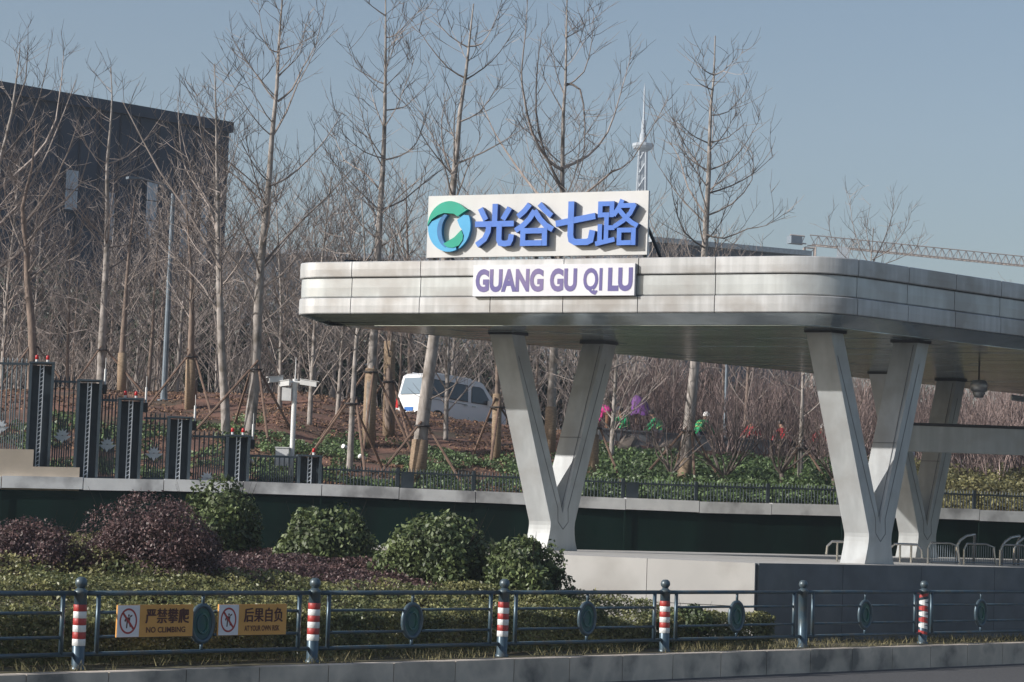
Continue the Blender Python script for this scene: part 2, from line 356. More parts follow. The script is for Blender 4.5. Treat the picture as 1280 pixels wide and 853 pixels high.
# ------------------------------------------------------------------ stepped ornamental fence on the left
pil = [(20,46,455),(93,118,477),(147,172,500),(210,235,523),(283,308,546),(374,398,571)]
pil[0] = (33,57,455)
names = ['tallest', 'second tallest', 'third tallest', 'third shortest', 'second shortest', 'shortest']
prevx = -40
for i, (a, b_, top) in enumerate(pil):
    wp, t = wall_at((a+b_)/2); n = Vector((-t.y, t.x, 0)).normalized(); e = t.normalized()
    base = wp+n*.45; zt = P((a+b_)/2, top, base.y).z; zb = wp.z-.1
    hw = .31
    f = thing('fence_pillar', Vector((base.x, base.y, zb)), 'dark latticed steel fence pillar, the '+names[i]+' of the stepped row', 'fence pillar', 'latticed pillars of the stepped fence')
    m = MB()
    for sx in (-1, 1):
        for sy in (-1, 1): m.obox(base+e*sx*(hw-.035)+n*sy*(hw-.035)+Z*((zt+zb)/2-base.z), e*.035, n*.035, Z*(zt-zb)/2)
    m.build('frame_post', 'fence2', f)
    m = MB(); m.obox(base+Z*(zt-base.z+.02), e*(hw+.01), n*(hw+.01), Z*.022); m.build('cap', 'fence2', f)
    m = MB(); c = base-n*(hw-.05); k = zb+.08
    for sx in (-.045,.045): m.obox(c+e*sx+Z*((zt+zb)/2-base.z), e*.012, n*.012, Z*(zt-zb)/2*.98)
    while k < zt-.08:
        m.obox(Vector((c.x, c.y, k)), e*.05+Z*.03, n*.008, Z*.012); k += .105
    m.build('lattice', 'ornament', f)
    m = MB(); m.obox(base+n*(hw-.02)+Z*((zt+zb)/2-base.z), e*(hw-.05), n*.006, Z*(zt-zb)/2*.98)
    m.obox(base+e*(hw-.02)+Z*((zt+zb)/2-base.z), e*.006, n*(hw-.06), Z*(zt-zb)/2*.98); m.build('back_sheet', 'fence', f)
    # panel to the left of the pillar
    wl_, _ = wall_at(prevx+4); p0 = wl_+n*.45; p1 = base-e*(hw+.02); d = p1-p0; ln = d.length; e2 = d.normalized(); n2 = Vector((-e2.y, e2.x, 0))
    prevx = b_
    ztp = zt-.03; zbb = zb
    f = thing('fence_panel', Vector(((p0.x+p1.x)/2, (p0.y+p1.y)/2, zb)), ('dark bar fence panel with pale lotus' if i < 5 else 'plain low bar fence panel')+' left of the '+names[i]+' pillar', 'fence panel', 'bar panels of the stepped fence')
    m = MB(); nb = max(5, int(ln/.115))
    for k in range(nb):
        c = p0.lerp(p1, (k+.5)/nb); c.z = 0; h = .16 if i < 5 else .0
        m.tube([c+Z*zbb, c+Z*(ztp+h*.6), c+Z*(ztp+h)], [.019,.019,.004], 5)
    for k in range(nb-1):
        c = p0.lerp(p1, (k+1)/nb); c.z = 0; hh = zbb+(ztp-zbb)*(.35+.3*abs(math.sin(k*1.1)))
        m.tube([c+Z*zbb, c+Z*hh, c+Z*(hh+.1)], [.016,.02,.003], 5)
    m.build('bar', 'fence2', f)
    cc = (p0+p1)/2
    for h in (ztp, zbb+.10): m = MB(); m.obox(Vector((cc.x, cc.y, h)), e2*ln/2, n2*.024, Z*.028); m.build('rail', 'fence2', f)
    if i < 5:
        c = Vector((cc.x, cc.y, zbb+(ztp-zbb)*(.45 if i < 4 else .12)))-n2*.035; s = .31; X = e2*s; Y = Z*s
        m = MB()
        for k, ang in enumerate((-62,-30,0,30,62)):
            a = R(ang); d1 = Vector((math.sin(a), math.cos(a))); d2 = Vector((d1.y, -d1.x)); L = (.62,.66,.62,.66,.62)[k]
            poly = [(d1.x*.06, d1.y*.06), (d1.x*.3+d2.x*.13, d1.y*.3+d2.y*.13), (d1.x*L, d1.y*L), (d1.x*.3-d2.x*.13, d1.y*.3-d2.y*.13)]
            m.prism(poly, c-n2*.004*k, X, Y, -n2*.02)
        for k, (px_, s_) in enumerate(((-.45,.30),(.45,.30),(0,.34))):
            m.prism([(px_-s_,.02),(px_+s_,.02),(px_*.5,-.62+abs(px_)*.5)], c+n2*.004*(k+1), X, Y, -n2*.018)
        m.build('lotus_ornament', 'ornament', f)
    # alarm lamps on some pillars
    if i in (0, 2, 4, 5):
        for j, dx in enumerate((-.14,.13) if i < 5 else (.12,)):
            c = base+e*dx; c.z = zt+.042
            where = {0: 'tallest fence pillar', 2: 'third tallest fence pillar', 4: 'second shortest fence pillar', 5: 'shortest fence pillar by the camera pole'}[i]
            al = thing('alarm_lamp', c, 'red alarm lamp on the '+where+('' if i == 5 else (', left of its pair' if j == 0 else ', right of its pair')), 'alarm lamp', 'red alarm lamps on the fence pillars')
            m = MB(); m.lathe(c, [(.035,0),(.035,.07)], 10); m.build('lamp_base', 'white', al)
            m = MB(); m.lathe(c, [(.040,.071),(.044,.08),(.044,.15),(.034,.175),(.01,.185)], 12); m.build('lamp_dome', 'redlamp', al, True)
    if i in (1, 2, 3, 4):
        c = base+e*(hw+.07); c.z = zt-.28
        al = thing('perimeter_sensor', c, 'black sensor box with white rod beside the '+names[i]+' fence pillar', 'sensor', 'perimeter sensors on the fence pillars')
        m = MB(); m.obox(c+Z*.10, e*.055, n*.07, Z*.12); m.obox(c-e*.055+Z*.1, e*.03, n*.02, Z*.03); m.build('sensor_box', 'black', al)
        m = MB(); m.tube([c+Z*.22, c+Z*.62], .028, 8); m.tube([c+Z*.62, c+Z*.9], .007, 5); m.build('rod', 'white', al)
# beige stepped parapet below the fence
wp, t = wall_at(20); e = t; n = Vector((-t.y, t.x, 0)).normalized()
pp = thing('stair_parapet', wp+n*.2, 'beige rendered stepped parapet under the left fence panels', 'parapet')
m = MB()
for a, b_, y in ((-60,40,563),(41,98,585)):
    A, _ = wall_at(a); B, _ = wall_at(b_); zt = P(b_, y, B.y).z
    c = (A+B)/2+n*.16; c.z = (zt+wp.z-.35)/2; m.obox(c, (B-A)/2, n*.14, Z*(zt-wp.z+.35)/2)
m.build('parapet_block', 'beige', pp)
# white camera pole
wp, t = wall_at(368); n = Vector((-t.y, t.x, 0)).normalized(); b0 = wp+n*.9; b0.z = terr(b0.x, b0.y)
def zpix(py, px=368, Y=b0.y): return P(px, py, Y).z
cp_ = thing('camera_pole', b0, 'white surveillance pole with cameras and a lightning rod beside the shortest fence pillar', 'camera pole')
m = MB(); m.tube([Vector((b0.x,b0.y,b0.z-.2)), Vector((b0.x,b0.y,zpix(474)))], .065, 12); m.build('pole', 'white', cp_)
m = MB(); m.tube([Vector((b0.x,b0.y,zpix(474))), Vector((b0.x,b0.y,zpix(447)))], [.016,.008], 6); m.build('lightning_rod', 'white', cp_)
m = MB(); zz = zpix(478); c = Vector((b0.x, b0.y, zz)); m.tube([c-Vector((.62,.05,0)), c+Vector((.5,-.05,0))], .03, 6); m.build('cross_arm', 'white', cp_)
for dx, dz, yaw, L in ((-.5,.05,2.6,.2),(.36,-.02,.15,.22),(-.26,-.05,3.6,.16)):
    q = c+Vector((dx, -.08, dz)); dr = Vector((math.cos(yaw), math.sin(yaw)*-.6, -.12)); s_ = Vector((-dr.y, dr.x, 0)).normalized()
    m = MB(); m.obox(q, dr*L, s_*.07, Z*.065); m.obox(q+Z*.08+dr*.03, dr*(L+.03), s_*.085, Z*.008)
    cm = m.build('camera', 'white', cp_)
    m = MB(); m.tube([q+dr*L*1.0, q+dr*(L+.02)], .045, 10); m.build('lens', 'black', cm)
m = MB(); m.box(c+Vector((-.2,-.02,-.32)), (.12,.09,.17)); m.build('junction_box', 'white', cp_)
zz = zpix(572); m = MB(); m.box((b0.x-.24, b0.y-.12, zz), (.17,.10,.23)); m.box((b0.x-.24, b0.y-.12, zz+.242), (.19,.12,.012)); m.build('control_cabinet', 'white', cp_)
# ------------------------------------------------------------------ plinth / station platform
PZ = 1.45
pl = thing('station_plinth', CP, 'pale stone clad plinth carrying the station entrance, sunlit front and shaded side', 'plinth')
core = MB()
def pc(al, be, z=0): return CP-da*al+db*be+Z*z
core.hexa([pc(9.85,.05,-.5), pc(.05,.05,-.5), pc(.05,36,-.5), pc(9.85,36,-.5), pc(9.85,.05,PZ-.04), pc(.05,.05,PZ-.04), pc(.05,36,PZ-.04), pc(9.85,36,PZ-.04)])
core.build('core', 'gap', pl)
m = MB()
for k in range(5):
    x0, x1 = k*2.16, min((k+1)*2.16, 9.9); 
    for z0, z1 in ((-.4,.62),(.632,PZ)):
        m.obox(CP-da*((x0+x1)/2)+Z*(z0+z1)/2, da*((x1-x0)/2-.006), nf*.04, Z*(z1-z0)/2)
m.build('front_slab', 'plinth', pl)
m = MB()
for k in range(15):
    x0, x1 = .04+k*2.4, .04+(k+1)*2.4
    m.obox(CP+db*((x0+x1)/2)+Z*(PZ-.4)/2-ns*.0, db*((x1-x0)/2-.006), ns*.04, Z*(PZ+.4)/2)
m.build('side_slab', 'side_stone', pl)
m = MB(); m.hexa([pc(9.8,.06,PZ-.03), pc(.06,.06,PZ-.03), pc(.06,36,PZ-.03), pc(9.8,36,PZ-.03), pc(9.8,.06,PZ-.005), pc(.06,.06,PZ-.005), pc(.06,36,PZ-.005), pc(9.8,36,PZ-.005)]); m.build('paving', 'paving', pl)
# ------------------------------------------------------------------ canopy
CB, CT = 6.30, 7.40
FR = P(1036, 410, 43.0); FR.z = 0
FL = FR-da*12.0
def arc(corner, d_in, d_out, T, n=28):
    p0 = corner-d_in*T; p2 = corner+d_out*T; return [(p0*(1-u)**2+corner*2*u*(1-u)+p2*u*u) for u in [i/(n-1) for i in range(n)]]
LEN = 34
outline = [FL+db*LEN]+arc(FL, -db, da, .95)+arc(FR, da, db, 1.0)+[FR+db*LEN]
def resample(pts, step):
    out = []
    for a, b in zip(pts, pts[1:]):
        k = max(1, int((b-a).length/step)); out += [a.lerp(b, i/k) for i in range(k)]
    return out+[pts[-1]]
path = resample(outline, .10)
acc = [0]
for a, b in zip(path, path[1:]): acc.append(acc[-1]+(b-a).length)
def pnorm(i):
    t = (path[min(i+1,len(path)-1)]-path[max(i-1,0)]).normalized(); return Vector((t.y, -t.x, 0))
PN = [pnorm(i) for i in range(len(path))]
front_i = [i for i in range(len(path)) if acc[i] > LEN-1.0]
pxs = {i: to_px(path[i]+Z*CB)[0] for i in front_i}
def idx_px(px):
    best = None
    cands = [i for i in front_i if i < len(path)-1]
    k0 = min(cands, key=lambda i: pxs[i])
    return min([i for i in cands if i >= k0], key=lambda i: abs(pxs[i]-px))
iL = idx_px(376)
side_j = [1068, 1131, 1190.4, 1248.6]
def joints(lst):
    js = [0]; k = idx_px(lst[0]); d = acc[k]-1.5
    back = []
    while d > 0: back.append(min(range(len(path)), key=lambda i: abs(acc[i]-d))); d -= 1.75
    js += sorted(back)[1:]+[idx_px(x) for x in lst]
    d = acc[js[-1]]+1.75
    while d < acc[-1]: js.append(min(range(len(path)), key=lambda i: abs(acc[i]-d))); d += 1.75
    return sorted(set(js+[len(path)-1]))
canopy = thing('station_canopy', (FR+FL)/2+Z*CB, 'broad flat metro entrance canopy with rounded corners and stained pale metal fascia', 'canopy')
rows = [(CB+.0, CB+.335, .055, [437,523,612.5,703.6,797,894.5]+side_j, 'fascia'), (CB+.35, CB+.755, .02, [439,526,704,894.5]+side_j, 'fascia_mid'), (CB+.77, CT, .06, [439,525,703,797,894.5]+side_j, 'fascia')]
for z0, z1, outd, jl, mat in rows:
    m = MB(); js = joints(jl)
    for a, b in zip(js, js[1:]):
        ids = list(range(a, b+1))
        if len(ids) < 2: continue
        vs = []
        for k, i in enumerate(ids):
            p = path[i].copy(); n = PN[i]; t = Vector((-n.y, n.x, 0))
            if k == 0: p = p+t*.009
            if k == len(ids)-1: p = p-t*.009
            zm = (z1-z0)*.12
            for q, zz in ((-.05,z0),(outd-.012,z0),(outd,z0+.02),(outd+.004,(z0+z1)/2),(outd,z1-.02),(outd-.012,z1),(-.05,z1)): vs.append(p+n*q+Z*zz)
        K = 7; nk = len(ids)
        fs = [(k*K+j, (k+1)*K+j, (k+1)*K+j+1, k*K+j+1) for k in range(nk-1) for j in range(K-1)]
        fs += [tuple(range(K)), tuple(range((nk-1)*K+K-1, (nk-1)*K-1, -1))]
        m.add(vs, fs)
    m.build('fascia_band', mat, canopy, False)
m = MB(); vs = []
for i in range(len(path)):
    for q, zz in ((-.07,CB-.0),(-.02,CB+.01),(-.02,CT-.03),(-.07,CT-.03)): vs.append(path[i]+PN[i]*q+Z*zz)
m.add(vs, [(k*4+j, (k+1)*4+j, (k+1)*4+j+1, k*4+j+1) for k in range(len(path)-1) for j in range(3)])
m.build('fascia_backing', 'gap', canopy)
# chamfer under the fascia, then soffit strips running along the front direction
CS = CB-.20
m = MB(); vs = []
for i in range(len(path)):
    for q, zz in ((.045,CB-.012),(-.10,CB-.055),(-.62,CS)): vs.append(path[i]+PN[i]*q+Z*zz)
m.add(vs, [(k*3+j+1, (k+1)*3+j+1, (k+1)*3+j, k*3+j) for k in range(len(path)-1) for j in range(2)])
m.build('edge_trim', 'soffit', canopy)
inner = [p+n*-.60 for p, n in zip(path, PN)]
def cut(be0, be1):      # clip the inner outline polygon to a strip be0<be<be1 (distance along db in skew axes)
    det = da.x*db.y-da.y*db.x
    def co(p): d = p-FR; return ((d.x*db.y-d.y*db.x)/det, (da.x*d.y-da.y*d.x)/det)
    poly = [co(p) for p in inner[::3]]
    for lim, sgn in ((be0,1),(be1,-1)):
        out = []
        for (x0,y0),(x1,y1) in zip(poly, poly[1:]+poly[:1]):
            d0, d1 = sgn*(y0-lim), sgn*(y1-lim)
            if d0 >= 0: out.append((x0,y0))
            if d0*d1 < 0: u = d0/(d0-d1); out.append((x0+(x1-x0)*u, y0+(y1-y0)*u))
        poly = out
        if not poly: break
    return poly
m = MB(); be = .45
rnd = random.Random(8)
while be < LEN-1:
    poly = cut(be+.014, be+.60-.014)
    if len(poly) > 2:
        xs = [p[0] for p in poly]; x0, x1 = min(xs), max(xs); x = x0+rnd.uniform(-2.4,0)
        while x < x1:
            pp_ = poly
            for lim, sgn in ((x+.006,1),(x+3.0-.006,-1)):
                out = []
                for (a0,b0_),(a1,b1_) in zip(pp_, pp_[1:]+pp_[:1]):
                    d0, d1 = sgn*(a0-lim), sgn*(a1-lim)
                    if d0 >= 0: out.append((a0,b0_))
                    if d0*d1 < 0: u = d0/(d0-d1); out.append((a0+(a1-a0)*u, b0_+(b1_-b0_)*u))
                pp_ = out
                if not pp_: break
            if len(pp_) > 2: m.prism(pp_, FR+Z*(CS+rnd.uniform(-.006,.006)), da, db, Z*.03)
            x += 3.0
    be += .60
m.build('soffit_panel', 'soffit', canopy)
m = MB(); n_ = len(inner[::3]); ip = inner[::3]
m.add([p+Z*(CS+.045) for p in ip]+[p+Z*(CT-.08) for p in ip], [tuple(range(n_)), tuple(range(2*n_-1, n_-1, -1))]); m.build('deck', 'gap', canopy)
inr = [p+n*-1.0 for p, n in zip(path, PN)][::3]; n_ = len(inr)
m = MB(); m.add([p+Z*(CT-.1) for p in inr]+[p+Z*(CT+.10) for p in inr], [tuple(range(2*n_-1, n_-1, -1))]+[(i, i+1, i+1+n_, i+n_) for i in range(n_-1)]); m.build('roof_upstand', 'roof', canopy)
m = MB(); hd = FL.lerp(FR, .86)+db*7.6; 
cam_p = P(1224, 465, 52.0); m.tube([Vector((cam_p.x, cam_p.y, CS+.01)), Vector((cam_p.x, cam_p.y, CS-.42))], .02, 6); dm = m.build('dome_camera', 'black', canopy)
m = MB(); m.lathe((cam_p.x, cam_p.y, CS-.42-.36), [(.005,-.06),(.1,-.04),(.145,.05),(.15,.1),(.19,.1),(.205,.26),(.15,.36),(.03,.37)], 16); m.build('camera_housing', 'chrome', dm, True)
# ------------------------------------------------------------------ V columns
CH = CS-PZ
def vcol(px, py, Y, label):
    o = P(px, py, Y)-da*.255; o.z = PZ
    root = thing('v_column', o, label, 'column', 'V shaped columns under the canopy')
    TH = .51
    prof = [(-.13,0),(-.105,.09),(-.080,.18),(-.057,.27),(-.037,.36),(-.021,.45),(-.012,.54),(-.016,.62),(-1.32,CH-.05),(-.95,CH-.05),(.33,.80),(1.40,CH-.05),(1.77,CH-.05),(.70,.62),(.69,.5),(.70,.36),(.72,.22),(.755,.1),(.79,0)]
    m = MB(); m.prism(prof, o-da*TH/2, db, Z, da*TH); m.build('shaft', 'column', root)
    m = MB()
    for s0, s1 in ((-1.32,-.90),(1.36,1.78)): m.obox(o+db*(s0+s1)/2+Z*(CH-.024), db*(s1-s0+.04)/2, da*(TH/2+.03), Z*.028)
    m.build('shadow_gap', 'seam', root)  # dark cap painted in for the shadow gap under the soffit
    # raised edge frames with a seam on the side faces and the end faces
    m = MB(); N = ns
    for side in (1, -1):
        off = da*side*(TH/2+.0015)
        for a, b in (((-1.10,CH-.50),(.18,.92)),((1.46,CH-.50),(.48,.92)),((.18,.92),(.20,.62)),((.48,.92),(.50,.62)),((.20,.62),(.35,.46)),((.50,.62),(.35,.46))):
            A = o+off+db*a[0]+Z*a[1]; B = o+off+db*b[0]+Z*b[1]; e = (B-A).normalized(); pr = e.cross(da).normalized()
            m.obox((A+B)/2, (B-A)/2, pr*.010, da*.003)
    for (s0,z0),(s1,z1) in (((.33,.80),(1.36,CH-.1)),):
        for x in (.19,):
            A = o+db*s0+Z*z0+da*x; B = o+db*s1+Z*z1+da*x; e = (B-A).normalized(); nn = e.cross(da).normalized()
            m.obox((A+B)/2, (B-A)/2, da*.007, nn*.004)
        k = .45; A = o+db*(s0+(s1-s0)*k)+Z*(z0+(z1-z0)*k); nn = Vector(((B-A))).normalized().cross(da).normalized()
        m.obox(A, da*(TH/2-.01), (B-A).normalized()*.007, nn*.004)
    m.build('seam', 'groove', root)
    return root
vcol(688, 683, 48.8, 'pale V shaped column nearest the bushes, its lower half sunlit')
vcol(1086, 703, 45.5, 'large shaded V shaped column at the right front corner of the plinth')
vcol(1148, 697, 57.3, 'farther V shaped column behind the crossbeam with one bright sunlit arm')
# crossbeam behind
bA, bB = P(1128, 548, 52.5), P(1500, 551, 52.5); bB.z = bA.z
cb = thing('crossbeam', Vector((bA.x, bA.y, PZ)), 'grey boxed crossbeam between the columns under the canopy at the right', 'beam')
m = MB(); c = (bA+bB)/2; e = (bB-bA)/2; hh = .30; m.obox(c, e, Vector((0,.16,0)), Z*hh); m.build('beam_box', 'column', cb)
m = MB(); m.obox(c+Z*(hh+.035), e, Vector((0,.2,0)), Z*.033); m.build('beam_cap', 'seam', cb)
m = MB(); 
for u in (.03,.97): q = bA.lerp(bB, u); m.obox(Vector((q.x, q.y+.0, (PZ+q.z-hh)/2)), (.1,0,0), (0,.1,0), Z*(q.z-hh-PZ)/2)
if False: m.build('beam_leg', 'column', cb)
sp = P(1265, 497, 53.5)
fl = thing('floodlight', sp, 'small grey spotlight tube hung under the canopy above the crossbeam', 'lamp')
m = MB(); m.tube([Vector((sp.x,sp.y,sp.z)), Vector((sp.x+.55,sp.y+.1,sp.z-.06))], .07, 10); m.build('lamp_body', 'chrome', fl)
m = MB(); m.tube([Vector((sp.x+.35,sp.y+.06,sp.z+.05)), Vector((sp.x+.35,sp.y+.06,CS+.01))], .02, 6); m.build('hanger', 'chrome', fl)
m = MB(); m.tube([Vector((sp.x-.02,sp.y,sp.z)), Vector((sp.x-.002,sp.y,sp.z))], .068, 10); m.build('lens', 'white', fl)
# steel handrails and crowd barriers on the plinth
def handrail(px0, px1, Y, h, label, posts=2):
    a, b = P(px0, 690, Y), P(px1, 690, Y); a.z = b.z = PZ-.005
    t = thing('handrail', a, label, 'handrail')
    m = MB(); d = (b-a).normalized()
    m.tube([a+Z*(h-.28)-d*.12, a+Z*(h-.1)-d*.1, a+Z*h, b+Z*h, b+Z*(h-.1)+d*.1, b+Z*(h-.28)+d*.12], .028, 8); m.build('top_rail', 'steel', t)
    for k in range(posts): q = a.lerp(b, (k+.5)/posts); m = MB(); m.tube([q, q+Z*(h-.02)], .024, 8); m.build('post', 'steel', t)
    return t
handrail(1040, 1066, 47.5, .42, 'short bent steel handrail left of the large corner column')
handrail(1118, 1146, 49.0, .40, 'short bent steel handrail between the two right hand columns')
for k, (x, Y) in enumerate(((1160,48.2),(1205,48.7),(1250,49.2),(1295,49.7))):
    a, b = P(x, 690, Y), P(x+40, 690, Y+.5); a.z = b.z = PZ-.005; d = (b-a)
    t = thing('crowd_barrier', a, 'low steel mesh barrier on the plinth, '+['leftmost, under the sunlit arm','second from the left','third from the left','cut by the frame edge'][k], 'barrier', 'mesh barriers on the plinth')
    m = MB(); m.tube([a, a+Z*.34, a+d*.08+Z*.46, b-d*.3+Z*.46, b-d*.08+Z*.4, b], .022, 8); m.build('frame', 'steel', t)
    m = MB()
    for j in range(14): q = a.lerp(b, (j+.5)/14); m.tube([q+Z*.04, q+Z*.42], .006, 4)
    m.tube([a+Z*.06, b+Z*.06], .012, 5); m.build('mesh_infill', 'pole', t)
for k, x in enumerate((1196, 1252, 1268)):
    a = P(x, 690, 50.6); a.z = PZ-.005
    t = thing('bent_steel_tube', a, 'curved steel hoop behind the mesh barriers, '+['alone on the left','left of the right hand pair','right of the right hand pair'][k], 'hoop', 'steel hoops behind the barriers')
    m = MB(); m.tube([a, a+Z*.38, a+Vector((.08,.02,.52)), a+Vector((.22,.05,.62)), a+Vector((.42,.1,.66)), a+Vector((.46,.3,.6)), a+Vector((.46,.35,0))], .032, 8); m.build('tube', 'steel', t, True)
# ------------------------------------------------------------------ signs on the canopy
def frame_on(px0, px1, py_t, py_b, off):       # vertical rectangle parallel to the front fascia
    p0 = FR+nf*off; A = onplane(px0, py_b, p0, nf); B = onplane(px1, py_b, p0, nf); T = onplane(px1, py_t, p0, nf); S = onplane(px0, py_t, p0, nf)
    zb = (A.z+B.z)/2; zt = (T.z+S.z)/2; return Vector((A.x, A.y, zb)), da*((B-A).dot(da)), Z*(zt-zb)
def textmesh(s, bold=0.0):
    cu = bpy.data.curves.new('t', 'FONT'); cu.body = s; cu.offset = bold; cu.resolution_u = 4
    o = bpy.data.objects.new('t', cu); COL.objects.link(o); bpy.context.view_layer.update()
    me = bpy.data.meshes.new_from_object(o.evaluated_get(bpy.context.evaluated_depsgraph_get()))
    v = [x.co.copy() for x in me.vertices]; f = [tuple(p.vertices) for p in me.polygons]
    bpy.data.objects.remove(o); bpy.data.curves.remove(cu); bpy.data.meshes.remove(me); return v, f
def put_text(name, s, o, ux, uy, n, box, mat, parent, bold=0.0, shift=0):     # fits text into box (x0,y0,x1,y1) of the plane
    v, f = textmesh(s, bold)
    if not v: return
    x0, x1 = min(p.x for p in v), max(p.x for p in v); y0, y1 = min(p.y for p in v), max(p.y for p in v)
    a, b, c, d = box
    vs = [o+ux*(a+(p.x-x0)/(x1-x0)*(c-a))+uy*(b+(p.y-y0)/(y1-y0)*(d-b))+n*.004 for p in v]
    nn = Vector((0,0,0))
    for q in f[:40]:
        nn += (vs[q[1]]-vs[q[0]]).cross(vs[q[2]]-vs[q[0]])
    if nn.dot(n) < 0: f = [q[::-1] for q in f]
    m = MB(); m.add(vs, f)
    for k in range(1, shift+1):
        for e in (ux*.007*k, ux*-.007*k, uy*.006*k): m.add([v_+e+n*.0006*(len(m.f)//len(f)) for v_ in vs], f)
    return m.build(name, mat, parent)
BO, BX, BY = frame_on(533, 808.5, 242, 320.5, -.30)
sg = thing('station_sign', BO+BX/2, 'big white rooftop station name board with round logo and raised blue characters', 'sign')
m = MB(); m.obox(BO+BX/2+BY/2-nf*.04, BX/2, nf*.04, BY/2); m.build('board', 'board', sg)
for u in (.03,.5,.985):
    m = MB(); q = BO+BX*u; m.tube([q+Z*BY.z*.5-nf*.1, q-nf*1.3+Z*(CT-BO.z)], .035, 6); m.obox(q-nf*.11+Z*(BY.z*.5+(CT-BO.z)*.5-.0), da*.03, nf*.028, Z*(BY.z-(CT-BO.z))/2*.98); m.build('support_strut', 'fence', sg)
def zu(x, y): return ((x-58)/1178.0, (404-(y+ (x-58)*.0115))/327.0)
def zpoly(pts): return [(u*BX.length, v*BY.z) for u, v in (zu(x, y) for x, y in pts)]
def arcp(cx_, cy_, rx, ry, a0, a1, n=14): return [(cx_+rx*math.cos(R(a0+(a1-a0)*i/n)), cy_-ry*math.sin(R(a0+(a1-a0)*i/n))) for i in range(n+1)]
ux, uy = BX.normalized(), Z.copy()
logo = thing('logo_emblem', BO+BX*.11+BY*.5, 'round teal and blue swirl emblem on the left of the rooftop sign', 'emblem')
def lp(name, pts, mat, dep):
    m = MB(); m.cur = 0; m.prism(zpoly(pts), BO+nf*.002, ux, uy, nf*dep); return m.build(name, mat, logo)
lp('left_swirl', arcp(190,243,117,133,172,292)+[(232,352),(200,356)]+arcp(205,262,62,94,240,118,10), 'sky_blue', .11)
lp('inner_crescent', arcp(205,262,80,100,122,246,12)+arcp(212,262,62,92,246,122,12), 'midblue', .116)
lp('top_swirl', arcp(190,243,118,134,178,42,16)+[(293,153),(236,190),(215,176)]+[(160,172),(125,184),(95,205)], 'teal', .13)
lp('right_swirl', [(232,208),(268,182)]+arcp(190,243,117,133,26,-62,12)+[(262,322),(272,295),(262,262),(246,240)], 'sky_blue', .105)
lp('lower_swirl', [(258,262),(222,300),(163,334),(185,352),(215,356),(250,342),(268,314),(270,288)], 'teal', .122)
def thick(pts, w):
    pts = [Vector((x, y)) for x, y in pts]; L, Rr = [], []
    for i, p in enumerate(pts):
        if i == 0: t = pts[1]-p; k = 1
        elif i == len(pts)-1: t = p-pts[i-1]; k = 1
        else:
            a = (p-pts[i-1]).normalized(); b = (pts[i+1]-p).normalized(); t = a+b
            k = 1/max(.55, math.cos(a.angle(b)/2))
        t.normalize(); n = Vector((-t.y, t.x)); L.append(p+n*w/2*k); Rr.append(p-n*w/2*k)
    return [(p.x, p.y) for p in L+Rr[::-1]]
SQ = lambda x0, y0, x1, y1, w: [[(x0,y1+w/2),(x0,y0-w/2)], [(x1,y1+w/2),(x1,y0-w/2)], [(x0+w/2,y1),(x1-w/2,y1)], [(x0+w/2,y0),(x1-w/2,y0)]]
CH4 = [
 ('guang', (335,128,545,352), .135, [[(.5,1),(.5,.56)],[(.12,.90),(.27,.63)],[(.88,.90),(.71,.63)],[(.0,.535),(1,.535)],[(.36,.53),(.345,.36),(.26,.19),(.06,.05)],[(.63,.53),(.63,.17),(.67,.09),(.78,.075),(.89,.09),(.93,.16),(.95,.29)]]),
 ('gu', (550,125,757,350), .13, [[(.37,.97),(.24,.82),(.07,.69)],[(.62,.97),(.76,.83),(.94,.69)],[(.5,.82),(.38,.64),(.22,.49),(.02,.37)],[(.5,.82),(.64,.63),(.80,.48),(.985,.38)]]+SQ(.22,.08,.78,.36,.13)),
 ('qi', (766,120,977,346), .145, [[(.01,.50),(.99,.66)],[(.385,1),(.385,.24),(.41,.13),(.50,.08),(.80,.08),(.89,.12),(.93,.34)]]),
 ('lu', (980,115,1197,350), .105, SQ(.09,.68,.37,.92,.105)+[[(.25,.66),(.25,.13)],[(.25,.40),(.45,.40)],[(.10,.48),(.10,.10)],[(.0,.055),(.46,.15)],[(.62,1),(.55,.84),(.42,.66)],[(.56,.87),(.93,.87)],[(.92,.9),(.82,.71),(.66,.55),(.44,.42)],[(.55,.78),(.70,.62),(.86,.50),(1.0,.43)]]+SQ(.57,.07,.91,.34,.105)),
]
for nm, (x0, y0, x1, y1), wd, strokes in CH4:
    u0, v1 = zu(x0, y0); u1, v0 = zu(x1, y1); x0, x1, y0, y1 = u0*BX.length, u1*BX.length, v0*BY.z, v1*BY.z
    ctr = BO+ux*(x0+x1)/2+uy*y0
    lt = {'guang': 'first raised blue character of the rooftop sign, right of the round emblem', 'gu': 'second raised blue character of the rooftop sign, with a box at its foot', 'qi': 'third raised blue character of the rooftop sign, a long slanting bar over a hook', 'lu': 'last raised blue character of the rooftop sign, the densest one at the right end'}[nm]
    m = MB()
    for k, st in enumerate(strokes):
        pts = [(x0+(x1-x0)*x, y0+(y1-y0)*y) for x, y in st]
        poly = thick(pts, wd*(y1-y0)*.97); n0 = len(m.f)
        m.prism(poly, BO+nf*.002, ux, uy, nf*(.13+.0022*k)); 
        m.m[n0:] = [1]*(len(m.f)-n0)
        fr = [i for i in range(n0, n0+2)]
        for i in fr: m.m[i] = 0
    o = m.build('sign_character', ['blue', 'blueside'], sg)
    o['label'] = lt
